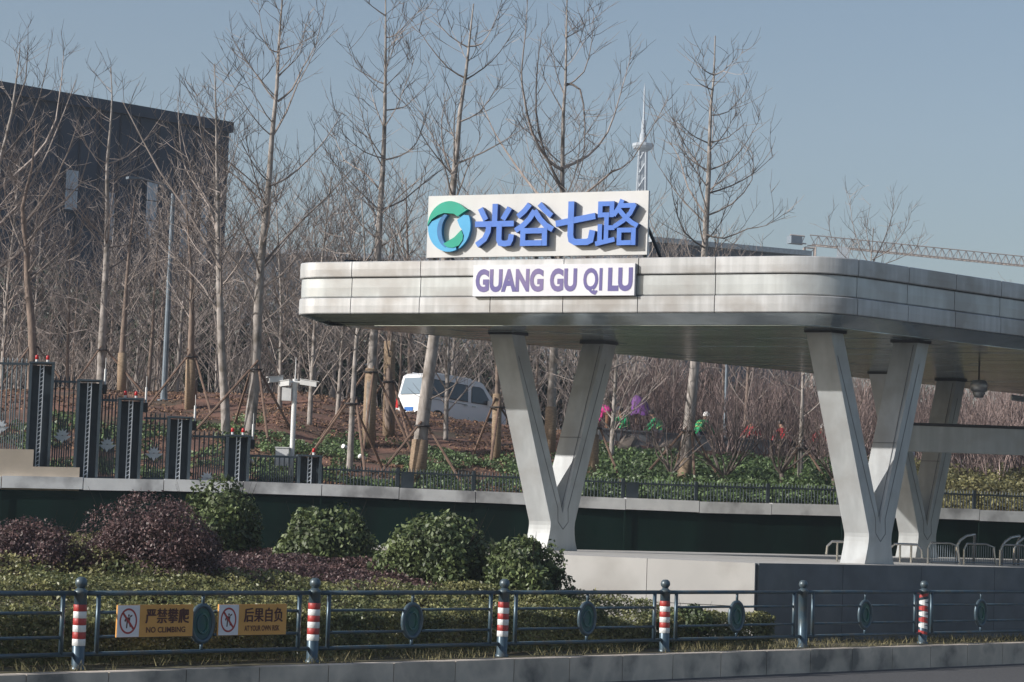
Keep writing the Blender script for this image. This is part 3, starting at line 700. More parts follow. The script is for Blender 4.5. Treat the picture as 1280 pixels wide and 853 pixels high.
# pinyin board
QO, QX, QY = frame_on(590.5, 792.5, 330.5, 370, .16)
pb = thing('pinyin_board', QO+QX/2, 'narrow white board with violet latin capitals fixed across the canopy fascia', 'sign')
m = MB(); m.obox(QO+QX/2+QY/2-nf*.05, QX/2, nf*.048, QY/2); m.build('board', 'board2', pb)
w_ = QX.length; h_ = QY.z; qx = QX.normalized()
for wd, a, c in (('GUANG',312,680),('GU',715,858),('QI',892,992),('LU',1022,1150)):
    put_text('lettering', wd, QO, qx, Z, nf, ((a-297)/863*w_, (.02 if wd == 'QI' else .13)*h_, (c-297)/863*w_, .87*h_), 'violet', pb, .030 if wd == 'QI' else .046)
# ------------------------------------------------------------------ roadside railing
BAY = (R1-R0).length/5.0
spots = [(onplane(x_, y_, R0, -qq)-R0).dot(rr) for x_, y_ in ((97,838),(390,826),(627,820),(830,817),(1003,812),(1153,808))]
spots = [spots[0]-BAY]+spots+[spots[-1]+BAY*1.04]
styles = ['band','band','band','band','band','plain','tape','plain']
plabel = ['railing post with red and white bands at the far left edge', 'banded railing post left of the two orange warning boards', 'banded railing post just right of the two orange warning boards', 'banded railing post below the green bushes', 'banded railing post in front of the sunlit plinth', 'plain slate railing post without bands before the shaded plinth', 'railing post wrapped in criss cross red and white tape', 'plain slate railing post past the right frame edge']
def rail_post(p, style, label):
    t = thing('railing_post', p, label, 'railing post', 'posts of the roadside railing'); t.rotation_euler = (rnd.uniform(-.012,.012), rnd.uniform(-.012,.012), 0)
    m = MB(); m.lathe(p, [(.105,-.05),(.105,.02),(.085,.03),(.085,.98),(.095,.985),(.095,1.02),(.07,1.03),(.05,1.055)], 16); m.build('shaft', 'railpaint', t, True)
    m = MB(); m.lathe(p, [(.02,1.05),(.05,1.06),(.078,1.10),(.082,1.13),(.07,1.17),(.04,1.195),(.01,1.20)], 14); m.build('ball_finial', 'railpaint', t, True)
    if style == 'band':
        for k in range(6):
            z0 = .30+k*.09; m = MB(); m.lathe(p, [(.0865,z0),(.0885,z0+.002),(.0885,z0+.087),(.0865,z0+.089)], 16); m.build('reflective_band', 'red' if k % 2 else 'white', t, True)
    if style == 'tape':
        for sg_ in (1,-1):
            for k in range(6):
                m = MB(); vs = []
                for j in range(13):
                    a = 2*math.pi*j/12; z0 = .26+k*.11+(j/12)*.11*sg_; vs += [p+Vector((.0875*math.cos(a), .0875*math.sin(a), z0)), p+Vector((.0875*math.cos(a), .0875*math.sin(a), z0+.055))]
                if sg_ < 0: vs = [v+Vector((v.x-p.x, v.y-p.y, 0))*.012 for v in vs]
                m.add(vs, [(2*j, 2*j+2, 2*j+3, 2*j+1) for j in range(12)]); m.build('tape_wrap', 'red' if k % 2 == (sg_ > 0) else 'white', t)
    return t
for s, st, lb in zip(spots, styles, plabel): rail_post(bed(s, 0), st, lb)
slabel = ['left of the warning boards, cut by the frame edge', 'carrying the two orange warning boards', 'just right of the orange warning boards', 'in front of the yellow green hedge end', 'in front of the sunlit plinth corner', 'before the shaded plinth side, left of the taped post', 'right of the taped post, running out of frame']
for k in range(7):
    s0, s1 = spots[k], spots[k+1]; a, b = bed(s0, 0), bed(s1, 0); ln = s1-s0
    t = thing('railing_section', (a+b)/2, 'slate blue railing bay '+slabel[k], 'railing', 'bays of the roadside railing')
    m = MB(); m.tube([a+rr*.06+Z*.985, b-rr*.06+Z*.985], .034, 10); m.build('top_rail', 'railpaint', t, True)
    for z, r_ in ((.185,.030),(.41,.021),(.73,.021)):
        m = MB()
        if z == .185: m.tube([a+rr*.06+Z*z, b-rr*.06+Z*z], r_, 8)
        else:
            m.tube([a+rr*.28+Z*z, (a+b)/2-rr*.2+Z*z], r_, 8); m.tube([(a+b)/2+rr*.2+Z*z, b-rr*.28+Z*z], r_, 8)
        m.build('lower_rail', 'railpaint', t, True)
    for u in (.28, ln-.28): m = MB(); m.tube([a+rr*u+Z*.185, a+rr*u+Z*.985], .032, 8); m.build('upright', 'railpaint', t, True)
    c = (a+b)/2+Z*.565
    m = MB(); pts = [c+rr*.19*math.cos(q)+Z*.25*math.sin(q) for q in [2*math.pi*i/24 for i in range(25)]]; m.tube(pts, .035, 8, False); rg = m.build('medallion_ring', 'railpaint', t, True)
    m = MB(); m.prism([(.155*math.cos(2*math.pi*i/20), .215*math.sin(2*math.pi*i/20)) for i in range(20)], c-qq*.008, rr, Z, qq*.016)
    m.tube([c+rr*.09*math.cos(q)+Z*.13*math.sin(q)-qq*.01 for q in [2*math.pi*i/16 for i in range(17)]], .02, 6, False); m.build('medallion_disc', 'ringglass', rg)
    [MB().tube([c+Z*.25*sg_, c+Z*z_], .024, 8).build('medallion_stem', 'railpaint', t, True) for sg_, z_ in ((1,.42),(-1,-.38))]
# two warning boards on the bay between posts 1 and 2
def warn(px0, px1, pyt, pyb, top, sub, label):
    n = -qq; p0 = bed(0, -.055); A = onplane(px0, pyb, p0, n); B = onplane(px1, pyb, p0, n)
    zt = onplane((px0+px1)/2, pyt, p0, n).z; zb = (A.z+B.z)/2
    zb, zt = .40, .83
    o = Vector((A.x, A.y, zb)); X = rr*((B-A).dot(rr)); L = X.length; H = zt-zb
    t = thing('warning_board', o+X/2, label, 'warning sign', 'warning boards on the railing')
    m = MB(); m.obox(o+X/2+Z*H/2+qq*.012, X/2, qq*.012, Z*H/2); m.build('panel', 'orange', t)
    cut_ = L*.285
    m = MB(); m.obox(o+rr*(cut_/2+.004)+Z*H/2-n*.0+n*.0025, rr*(cut_/2-.002), n*.002, Z*(H/2-.004)); m.build('symbol_field', 'pinkwhite', t)
    c = o+rr*cut_*.5+Z*H*.5+n*.006
    m = MB(); ra, rb = cut_*.40, H*.40
    ring = [(math.cos(2*math.pi*i/28), math.sin(2*math.pi*i/28)) for i in range(28)]
    vs = [c+rr*ra*x+Z*rb*y for x, y in ring]+[c+rr*ra*.83*x+Z*rb*.85*y for x, y in ring]
    m.add(vs, [(i, (i+1)%28, 28+(i+1)%28, 28+i) for i in range(28)])
    d = Vector((.62,-.62)); q = Vector((.62,.62))*.10
    m.add([c+n*.001+rr*ra*x+Z*rb*y for x, y in ((-.62-.07,.62-.07),(-.62+.07,.62+.07),(.62+.07,-.62+.07),(.62-.07,-.62-.07))], [(3,2,1,0)]); m.build('prohibition_ring', 'red', t)
    m = MB()
    for poly in ([(-.05,.52),(.12,.52),(.12,.34),(-.05,.34)], [(-.28,.30),(.22,.30),(.18,-.10),(-.20,-.10)], [(-.45,.05),(-.28,.28),(-.2,.12),(-.35,-.1)], [(.22,.28),(.45,.40),(.42,.5),(.15,.4)], [(-.2,-.1),(-.04,-.1),(-.10,-.55),(-.24,-.55)], [(.04,-.1),(.18,-.1),(.34,-.42),(.2,-.48)]):
        m.add([c-n*.001+rr*ra*x+Z*rb*y for x, y in poly], [(0,1,2,3)])
    m.build('climber_symbol', 'ink', t)
    put_text('lettering', top, o, rr, Z, n, (L*.37, H*.42, L*.94, H*.88), 'ink', t, 0, 1)
    put_text('lettering', sub, o, rr, Z, n, (L*.38, H*.13, L*.90, H*.31), 'ink', t, .022)
warn(145, 240, 765, 802, '严禁攀爬', 'NO CLIMBING', 'orange and white no climbing warning board left of the oval medallion')
warn(272, 357, 762, 797, '后果自负', 'AT YOUR OWN RISK', 'orange and white own risk warning board right of the oval medallion')
# ------------------------------------------------------------------ foliage
RG = np.random.default_rng(5)
def leaf_geo(pts, nrm, size, asp=.55, jit=.9):
    n = len(pts); d = nrm+RG.normal(0, jit, (n,3)); d /= np.linalg.norm(d, axis=1)[:,None]+1e-9
    r_ = RG.normal(0, 1, (n,3)); u = np.cross(d, r_); u /= np.linalg.norm(u, axis=1)[:,None]+1e-9; v = np.cross(d, u)
    L = (size*RG.uniform(.65,1.35,n))[:,None]
    q = np.stack([pts-u*L*.5, pts+v*L*asp*.5+d*L*.06, pts+u*L*.5, pts-v*L*asp*.5+d*L*.06], axis=1).reshape(-1,3)
    return q, np.arange(4*n).reshape(-1,4)
def bush(name, px, pytop, pxw, Y, mat, label, cat, n=16000, leaf=.075, groundz=.1, squash=1.0, seed=0, tufts=14):
    rw_ = pxw*Y/F/2; top = P(px, pytop, Y); base = Vector((top.x, Y, groundz)); H = top.z-groundz
    t = thing(name, base, label, cat)
    c = np.array([base.x, base.y, groundz+H*.48]); rad = np.array([rw_*1.14, rw_*1.08, H*.63])
    rs = np.random.default_rng(seed+11); K = 34; LC = []; 
    for k in range(K):
        a = rs.normal(0,1,3); a /= np.linalg.norm(a); a[2] = abs(a[2])*.95-.25; LC.append((a*rs.uniform(.45,.80), rs.uniform(.20,.40)))
    PT, NR = [], []
    for lc, lr in LC:
        k_ = n//K; d = rs.normal(0,1,(k_,3)); d /= np.linalg.norm(d, axis=1)[:,None]
        rr_ = lr*(1-np.abs(rs.normal(0,.22,k_)))*rs.choice([1,1,1,1.12], k_); PT.append(lc+d*rr_[:,None]); NR.append(d*.7+lc)
    PT = np.concatenate(PT); d = np.concatenate(NR); d /= np.linalg.norm(d, axis=1)[:,None]+1e-9
    pts = c+PT*rad*1.0; keep = pts[:,2] > groundz
    q, f = leaf_geo(pts[keep], d[keep], leaf)
    np_obj('foliage', q, [f], mat, t)
    m = MB(); rs = random.Random(seed)
    for k in range(9):
        a = rs.uniform(0, 6.28); e = Vector((math.cos(a)*rw_*.6, math.sin(a)*rw_*.6, H*.75)); m.tube([base-Z*.15, base+e*.45+Z*.05, base+e], [.03,.02,.006], 5)
    for k in range(int(tufts)):
        a = rs.uniform(0, 6.28); e = Vector((math.cos(a)*rw_*.9, math.sin(a)*rw_*.9, H*rs.uniform(.8,1.05))); m.tube([base+e*.5, base+e], [.008,.002], 3)
    m.build('stem', 'stem', t)
    return t
bush('purple_shrub', 195, 617, 186, 36.5, 'leaf_p', 'large rounded purple leaved shrub above the left warning board', 'shrub', 34000, .052, .2, seed=1)
bush('purple_shrub', 34, 640, 140, 36.0, 'leaf_p', 'dark purple leaved shrub at the left edge', 'shrub', 22000, .052, .2, seed=2)
bush('evergreen_shrub', 270, 601, 116, 42.5, 'leaf_g', 'green rounded shrub behind and right of the big purple shrub', 'shrub', 16000, .10, .3, seed=3)
bush('evergreen_shrub', 405, 626, 136, 42.0, 'leaf_g', 'green shrub standing alone in the middle of the bed', 'shrub', 16000, .10, .3, seed=4)
bush('evergreen_shrub', 553, 632, 150, 40.5, 'leaf_g', 'widest green shrub, left of the foot of the first column', 'shrub', 20000, .10, .25, seed=5)
bush('evergreen_shrub', 655, 664, 106, 39.5, 'leaf_g', 'smaller green shrub in front of the foot of the first column', 'shrub', 12000, .095, .2, seed=6)
bush('evergreen_shrub', 868, 752, 52, 39.6, 'leaf_g', 'small low shrub against the sunlit plinth behind the railing', 'shrub', 4000, .08, 0, seed=7)
def hedge(name, poly_st, h, n, mat, label, leaf=.06, top_var=.12, side=.5, tstep=None):
    xs = [p[0] for p in poly_st]; ys = [p[1] for p in poly_st]; S = []; 
    def inside(s, t):
        c = False; k = len(poly_st); j = k-1
        for i in range(k):
            (x0,y0),(x1,y1) = poly_st[i], poly_st[j]
            if (y0 > t) != (y1 > t) and s < (x1-x0)*(t-y0)/(y1-y0+1e-12)+x0: c = not c
            j = i
        return c
    pts = []; nr = []
    rs = random.Random(len(name)+n)
    qn = np.array(-qq)
    while len(pts) < n:
        s, t = rs.uniform(min(xs), max(xs)), rs.uniform(min(ys), max(ys))
        edge = rs.random() < side
        if edge: t = min(ys)+abs(rs.gauss(0,.10))
        if not inside(s, t): continue
        hh = h*(1+top_var*2.2*noise.noise(Vector((s*.9, t*.9, 7)))+top_var*noise.noise(Vector((s*3.1, t*3.1, 1))))
        hh *= .78 if (s > 11 and name == 'clipped_hedge') else 1; e = min(1, (t-min(ys))/.22+.35); hh *= .72+.28*e
        z = rs.uniform(0, hh) if edge else hh-abs(rs.gauss(0,.09))
        p = bed(s, t, bedz(s, t)+max(.02, z)); pts.append(p); nr.append((qn[0], qn[1], .5) if edge else (0,0,1))
    q, f = leaf_geo(np.array(pts), np.array(nr, dtype=float), leaf)
    o = np_obj(name, q, [f], mat); tag(o, label, 'hedge', None, 'stuff'); return o
hedge('clipped_hedge', [(-9,.55),(15.6,.55),(14.6,2.2),(13.4,3.2),(8,3.1),(5,4.4),(-9,3.9)], .72, 130000, 'leaf_y', 'yellow green clipped hedge bed running behind the railing', .062, .10, .45)
hedge('purple_ground_cover', [(5,4.4),(8,3.1),(13.2,3.2),(12,5.2),(10.5,8.2),(8,10.5),(5,8)], .56, 52000, 'leaf_p', 'reddish purple ground cover band between the hedge and the green shrubs', .062, .12, .3)
hedge('olive_ground_cover', [(-9,3.9),(5,4.4),(5,8),(7.9,10.6),(10.4,8.4),(10.6,12.5),(14,18),(5,18),(-9,12)], .62, 80000, 'leaf_o', 'mixed olive ground cover around the large shrubs', .075, .2, .25)
# dry grass strip by the kerb
pts = []
rs = random.Random(9)
v = []; f = []
for k in range(9000):
    s = rs.uniform(-10, 40); t = rs.uniform(-.42,.6) if s < 15 else rs.uniform(-.42, 1.6)
    if noise.noise(Vector((s*.8, t*1.5, 2))) < (-.05 if s < 12 else -.35): continue
    p = bed(s, t, 0); a = rs.uniform(0, 6.28); h = rs.uniform(.04,.16); d = Vector((math.cos(a), math.sin(a), 0)); b = len(v)
    v += [p-d*.008, p+d*.008, p+Vector((rs.gauss(0,.06), rs.gauss(0,.06), h))]; f.append((b, b+1, b+2))
o = np_obj('dry_grass', np.array([tuple(x) for x in v]), [np.array(f)], 'drygrass'); tag(o, 'short dry grass along the kerb under the railing', 'grass', None, 'stuff')
# slope ground cover
def slope_cover(name, n, region, mat, hfun, leaf, label, thr=-.1):
    pts = []; rs = random.Random(n); tries = 0
    while len(pts) < n and tries < n*12:
        tries += 1
        px = rs.uniform(region[0], region[1]); s = region[2]+(region[3]-region[2])*rs.random()
        Yg = 50+15*(px/1280); X = (px-640)/F*Yg; y = lerp_tab(X, wallY)+s; X = (px-640)/F*y
        if noise.noise(Vector((X*.7, y*.7, 5))) < thr: continue
        pts.append((X, y, terr(X, y)+rs.random()**.7*hfun(px, s)*(.6+.6*noise.noise(Vector((X*1.7, y*1.7, 9))))))
    q, f = leaf_geo(np.array(pts), np.tile([0,-.4,.8], (len(pts),1)), leaf)
    tag(np_obj(name, q, [f], mat), label, 'plants', None, 'stuff')
slope_cover('ivy_cover', 52000, (735, 1075, .6, 14.5), 'leaf_c', lambda px, s: (.8 if s > 2 else .5) if s < 11 else .4, .115, 'tall glossy green ground cover on the slope behind the first column', -.35)
slope_cover('sparse_cover', 26000, (330, 745, .6, 11), 'leaf_c', lambda px, s: .36, .09, 'low green plants on the red soil slope between the staked trees', .04)
slope_cover('leaf_litter', 30000, (-80, 760, .8, 24), 'litter', lambda px, s: .05, .10, 'scattered dead leaves and clods on the red soil', -.25)
slope_cover('slope_plants', 9000, (-60, 335, .8, 13), 'leaf_c', lambda px, s: .3, .12, 'patchy green plants on the red soil behind the stepped fence', .05)
slope_cover('olive_slope_cover', 26000, (1060, 1420, .6, 17), 'leaf_o', lambda px, s: .5, .13, 'olive green low planting on the slope at the far right', -.5)
# ------------------------------------------------------------------ bare trees
def wander(p, d, L, n, rs, up=.15, wig=.12):
    pts = [p.copy()]; d = d.normalized(); st = L/n
    for k in range(n):
        d = (d+Vector((rs.gauss(0,wig), rs.gauss(0,wig), rs.gauss(0,wig)))+Z*up).normalized(); p = p+d*st; pts.append(p.copy())
    return pts
def along(pts, u):
    Ls = [(b-a).length for a, b in zip(pts, pts[1:])]; T = sum(Ls)*u
    for (a, b), l in zip(zip(pts, pts[1:]), Ls):
        if T <= l: return a.lerp(b, T/max(l,1e-6)), (b-a).normalized()
        T -= l
    return pts[-1].copy(), (pts[-1]-pts[-2]).normalized()
def plen(pts): return sum((b-a).length for a, b in zip(pts, pts[1:]))
def limb(mb, pts, r0_, rs, dens=2.6, sub=True, tl=1.0):
    L = plen(pts); n = len(pts); rad = [r0_*(1-.85*i/(n-1)) for i in range(n)]; mb.tube(pts, [max(.006, x) for x in rad], 5 if r0_ > .03 else 4, False)
    for k in range(int(L*dens)):
        u = rs.uniform(.12,1); p, d = along(pts, u); side = Vector((rs.gauss(0,1), rs.gauss(0,1), rs.gauss(0,.5)))
        tw = wander(p, d*.55+side.normalized()*.75+Z*.25, rs.uniform(.35,1.5)*tl*(1.15-.4*u), 4, rs, .10, .10)
        mb.tube(tw, [.0105,.009,.0075,.006,.0045], 3, False)
        if sub:
            for j in range(rs.choice((1,2,3))):
                p2, d2 = along(tw, rs.uniform(.25,.95)); s2 = Vector((rs.gauss(0,1), rs.gauss(0,1), rs.gauss(0,.6)))
                mb.tube(wander(p2, d2*.6+s2.normalized()*.7+Z*.2, rs.uniform(.2,.75)*tl, 3, rs, .1, .09), [.0075,.0065,.0055,.004], 3, False)
def smooth_pts(pts, k=3):
    out = []
    for i in range(len(pts)-1):
        p0, p1, p2, p3 = pts[max(0,i-1)], pts[i], pts[i+1], pts[min(len(pts)-1,i+2)]
        for j in range(k):
            t = j/k; out.append(.5*((2*p1)+(p2-p0)*t+(2*p0-5*p1+4*p2-p3)*t*t+(3*p1-p0-3*p2+p3)*t*t*t))
    return out+[pts[-1]]
STK = 0
def stakes(t_pos, hfix, spread, n, label, seed, lean=0.0):
    rs = random.Random(seed); t = thing('tree_stakes', t_pos, label, 'tree stakes', 'stakes propping the young trees')
    a0 = rs.uniform(0, 6.28)
    for k in range(n):
        a = a0+2*math.pi*k/n+rs.uniform(-.25,.25); sp_ = spread*rs.uniform(.85,1.2)
        b = Vector((t_pos.x+math.cos(a)*sp_, t_pos.y+math.sin(a)*sp_, 0)); b.z = terr(b.x, b.y)-.1
        top = Vector((t_pos.x+lean, t_pos.y, t_pos.z+hfix))+Vector((math.cos(a+.5), math.sin(a+.5), 0))*.16; e = (top-b).normalized()
        m = MB(); m.tube([b, top+e*rs.uniform(.1,.35)], [.042,.032], 6); m.build('stake', 'stake', t)
    m = MB(); pts = [Vector((t_pos.x+lean+.2*math.cos(q), t_pos.y+.2*math.sin(q), t_pos.z+hfix-.02)) for q in [2*math.pi*i/10 for i in range(11)]]
    m.tube(pts, .03, 5, False); m.build('tie_band', 'strap', t)
def main_tree(base_px, trunk, limbs, r0_, label, seed, Yd=None, wrap=None, stk=None, bark='bark', auto=17, stem_label=None, dens=3.7, sub=True):
    rs = random.Random(seed); b = ground_hit(*base_px)
    if Yd: b = P(base_px[0], base_px[1], Yd); b.z = terr(b.x, b.y)
    Y = b.y; tp = [Vector((b.x, b.y, b.z-.2))]
    for i, (x, y) in enumerate(trunk): tp.append(P(x, y, Y+.12*math.sin(i*1.7+seed)))
    t = thing('bare_tree', b, label, 'tree', 'bare trees on the slope')
    sm = smooth_pts(tp, 2); L = plen(sm); n = len(sm); acc_ = 0; rad = []
    Lv = plen(tp)
    for i, p in enumerate(sm):
        if i: acc_ += (p-sm[i-1]).length
        rad.append(max(.018, r0_*(1-.93*(acc_/L))**1.0))
    m = MB(); m.tube(sm, rad, 9, False); tr = m.build('trunk', bark, t, True)
    m = MB()
    for lb in limbs:
        dpt = rs.uniform(-.55,.55); p0 = lb[0]; pts = []
        for (x, y) in lb:
            off = abs(x-p0[0])+abs(y-p0[1]); pts.append(P(x, y, Y+dpt*off*Y/F))
        rl = max(.024, min(.5*r0_, r0_*.38*max(.35, plen(pts)/3.5)*.55)); limb(m, smooth_pts(pts, 2), rl, rs, dens, sub)
    for k in range(auto):
        u = rs.uniform(.30,.97); p, d = along(sm, u); a = rs.uniform(0, 6.28); ln = (1-u)*L*.30+rs.uniform(.5,1.2)
        pts = wander(p, Vector((math.cos(a)*.8, math.sin(a), .55)), ln, 6, rs, .10, .07); limb(m, pts, max(.014, r0_*.22*(1.2-u)), rs, dens, sub)
    for k in range(int(L*2.5)):
        p, d = along(sm, rs.uniform(.15,1)); a = rs.uniform(0,6.28); m.tube(wander(p, Vector((math.cos(a), math.sin(a), .5)), rs.uniform(.2,.7), 2, rs), [.009,.007,.004], 3, False)
    m.build('crown', 'twig', t)
    if wrap:
        k = 0; pts = []; h = 0
        for i in range(len(sm)-1):
            if h > wrap: break
            pts.append(sm[i]); h += (sm[i+1]-sm[i]).length if i else 0
        q, _ = along(sm, (wrap+.2)/L); pts = [sm[0], sm[0].lerp(q, .5), q]; base_r = r0_*1.0
        m = MB(); m.tube(pts, [base_r*1.16, base_r*1.12, base_r*1.06], 10); m.build('burlap_wrap', 'burlap', t, True)
    if stk: stakes(b, stk[0], stk[1], stk[2], stk[3], seed+100, tp[1].x*0 + (along(sm, (stk[0]+.2)/L)[0].x-b.x))
    return b
T = main_tree
T((310,545), [(318,480),(322,400),(326,330),(332,270),(337,215),(340,170),(346,110),(348,65),(352,10),(356,-35)],
  [[(340,170),(328,160),(312,140),(296,115),(283,92)],[(346,128),(335,115),(318,90),(303,70),(290,45)],[(347,127),(365,112),(378,85),(395,55),(408,0)],[(348,95),(362,82),(375,66),(382,30)],[(350,65),(337,62),(328,40),(322,0)],[(350,62),(372,55)],[(341,170),(358,140),(372,105),(386,80),(400,45)],[(339,232),(360,222),(385,200),(410,170),(428,140)],[(335,280),(318,250),(303,225),(288,195)],[(328,332),(350,305),(385,268),(410,245),(445,205)],[(326,360),(350,345),(375,315),(400,270)],[(322,385),(305,350),(290,330),(280,300)],[(325,405),(345,390),(375,360),(410,330)]],
  .185, 'tallest pale bare tree, just right of the corner of the dark building', 1, stk=(2.0,1.6,4,'brown stakes propping the tallest pale tree'), auto=16)
T((283,545), [(281,500),(277,440),(275,380),(273,320),(272,250),(271,200),(270,140),(268,80)],
  [[(273,300),(262,260),(240,225),(226,190),(222,120)],[(273,270),(250,235),(232,190),(224,150)],[(276,335),(235,265),(200,215),(168,155),(152,125)],[(275,330),(290,300),(310,265),(330,215)],[(272,240),(285,215),(297,180),(300,140)],[(272,215),(258,190),(250,160),(246,115)],[(277,400),(255,360),(232,335),(200,300)],[(275,360),(295,335),(318,290),(330,240)],[(271,180),(280,150),(285,110)]],
  .15, 'slim pale bare tree close on the left of the tallest tree', 2, auto=18)
T((127,482), [(127,440),(130,380),(133,320),(134,260),(134,205),(138,160),(140,120),(138,85)],
  [[(134,205),(118,195),(105,175),(97,150)],[(134,205),(160,195),(185,170),(208,135)],[(134,165),(120,150),(105,135),(95,120)],[(134,228),(165,215),(190,195),(210,170)],[(133,292),(118,292),(95,260)],[(132,310),(165,305),(200,290),(208,270)],[(130,395),(100,375),(78,372),(55,365)],[(128,425),(110,412),(80,418),(40,415)],[(130,392),(145,385),(160,388)],[(134,250),(120,235),(98,225),(85,200)]],
  .17, 'straight pale bare tree before the dark building with long low side branches', 3, stk=(1.7,1.5,3,'brown stakes around the straight tree before the dark building'))
T((40,478), [(41,440),(38,390),(34,350),(33,310),(28,260),(40,210),(45,150)],
  [[(36,385),(52,378),(70,350),(85,320)],[(34,378),(18,360),(12,330),(20,300)],[(33,320),(15,280),(5,230),(20,180)],[(30,280),(60,240),(85,190),(98,150)]],
  .19, 'thick brown forked tree behind the tallest fence pillar', 4, bark='bark2', stk=(1.8,1.5,3,'brown stakes around the thick forked tree at the left'))
T((-45,485), [(-40,420),(-30,330),(-15,260),(0,200),(15,140),(25,60)],
  [[(-22,300),(20,260),(60,190),(95,100)],[(-8,240),(40,200),(70,150),(80,60)],[(0,200),(30,165),(50,120),(62,60)],[(-30,350),(20,320),(60,270),(100,230),(115,170)],[(8,160),(32,100),(35,30)]],
  .18, 'bare tree at the left frame edge with branches sweeping over the dark building', 5)
T((460,560), [(463,480),(467,420),(470,360),(473,300),(476,250),(479,200),(481,140),(482,60),(482,10),(482,-25)],
  [[(482,138),(505,134),(520,120),(545,95)],[(481,105),(465,98),(445,75)],[(480,160),(468,130),(462,105)],[(480,200),(500,195),(520,180),(535,140),(545,118)],[(480,198),(455,190),(425,165)],[(482,47),(495,44),(512,25),(535,5)],[(482,20),(465,8),(450,-8)],[(477,262),(505,250),(540,220),(575,200)],[(477,240),(455,215),(430,200),(415,160)],[(474,300),(450,280),(430,240),(425,200)],[(474,310),(500,290),(520,250),(530,215)]],
  .175, 'straight bare tree rising left of the rooftop sign', 6, wrap=2.4, stk=(2.3,1.6,4,'brown stakes propping the straight tree left of the van'))
T((520,600), [(526,545),(533,490),(541,430),(549,380),(556,330),(562,290),(566,235),(571,190),(575,140),(582,95),(588,40),(592,5)],
  [[(582,98),(560,85),(535,55),(515,25)],[(582,100),(605,85),(625,65),(642,38)],[(576,152),(600,140),(618,115),(632,105)],[(587,58),(602,55),(615,35),(626,5)],[(570,205),(605,190),(640,170),(665,153)],[(586,60),(562,45),(540,20)],[(568,225),(555,190),(552,150),(560,110)],[(541,440),(528,430),(515,425)],[(536,500),(552,492),(570,480),(582,470)]],
  .215, 'thick leaning bare tree in front of the white van', 7, wrap=1.1, stk=(1.5,1.3,3,'brown stakes around the leaning tree before the van'))
T((687,565), [(690,480),(695,400),(699,330),(702,260),(703,210),(704,145),(707,100),(708,45),(709,-20)],
  [[(702,212),(685,200),(665,165),(655,120),(652,90),(657,40),(660,-10)],[(703,210),(735,195),(760,165),(775,120),(790,65)],[(704,140),(690,115),(672,85)],[(707,108),(730,90),(740,50),(742,10)],[(707,105),(725,112),(731,155),(728,205),(715,240)],[(708,47),(730,36)],[(702,235),(680,190),(670,140),(672,80),(678,35)],[(701,260),(735,240),(765,215),(790,200),(835,125)],[(702,270),(670,240),(640,200),(615,160),(600,120)],[(706,120),(695,90),(690,50)]],
  .165, 'tall bare tree behind the sign with two limbs forking in a U', 8, wrap=1.4)
T((853,612), [(860,540),(867,470),(872,410),(880,325),(883,270),(886,215),(888,140),(892,100),(894,45)],
  [[(886,213),(870,205),(850,185),(835,160)],[(886,213),(915,200),(935,175),(950,148)],[(888,180),(870,172),(855,160),(845,145)],[(888,178),(910,172),(932,153)],[(889,144),(910,140),(937,110)],[(892,113),(875,105),(860,88)],[(893,94),(880,88),(870,72)],[(893,94),(905,88),(920,74)],[(885,242),(915,232),(945,215),(968,193)],[(883,270),(860,235),(850,200),(838,178)],[(883,270),(915,255),(940,225),(940,190)],[(882,293),(905,298),(935,286),(958,282),(988,262)],[(881,310),(855,290),(842,250),(838,220)],[(868,470),(885,460),(905,462)],[(882,300),(900,280),(920,225)]],
  .19, 'bare tree with a neat conical crown right of the rooftop sign', 9, stk=(1.7,1.25,4,'brown stakes around the conical tree right of the first column'), wrap=.9)
T((1000,610), [(1001,560),(1003,500),(1003,450),(1000,400)], [[(1003,490),(985,480),(965,470)],[(1002,520),(1025,505),(1045,495)],[(1002,470),(1020,450),(1030,430)]],
  .10, 'thin young tree left of the large corner column', 10, auto=6, stk=(1.2,1.0,3,'brown stakes around the thin young tree near the corner column'))
T((437,590), [(439,540),(442,480),(446,420),(452,370),(456,320),(452,250)], [[(448,410),(470,400),(490,410)],[(446,420),(425,400),(400,395)],[(454,340),(435,310),(425,270)],[(455,330),(475,300),(485,260)]],
  .10, 'thin grey tree left of the straight wrapped tree under the canopy end', 11, auto=8, stk=(1.9,1.5,3,'brown stakes left of the thin grey tree at the canopy end'))
T((486,545), [(486,480),(487,430),(489,380),(492,300)], [[(488,400),(505,370),(520,330)],[(488,390),(470,350),(455,320)]],
  .17, 'burlap wrapped brown tree immediately left of the van', 12, bark='bark2', wrap=3.0, auto=8, stk=(1.7,1.2,3,'dark stakes around the wrapped tree beside the van'))
T((620,575), [(621,520),(622,470),(622,420),(625,350)], [[(622,450),(605,420),(590,400)]],
  .13, 'burlap wrapped tree between the van and the first column', 13, bark='bark2', wrap=2.0, auto=6, stk=(1.6,1.2,3,'stakes around the wrapped tree between van and column'))
T((740,610), [(742,560),(744,500),(748,440),(750,380)], [[(745,480),(765,460),(790,450)],[(745,470),(780,455),(800,438),(812,425)]],
  .14, 'wrapped tree seen just right of the first column', 14, bark='bark', wrap=1.5, auto=6, stk=(1.7,1.1,3,'stakes around the wrapped tree right of the first column'))
T((237,512), [(238,470),(239,420),(240,360),(236,300),(232,240)], [[(239,400),(215,360),(200,330)],[(239,380),(255,350),(262,310)]],
  .15, 'brown burlap wrapped tree right of the grey lamp pole', 15, bark='bark2', wrap=1.6, auto=12, stk=(1.7,1.4,3,'stakes around the wrapped tree right of the grey lamp pole'))
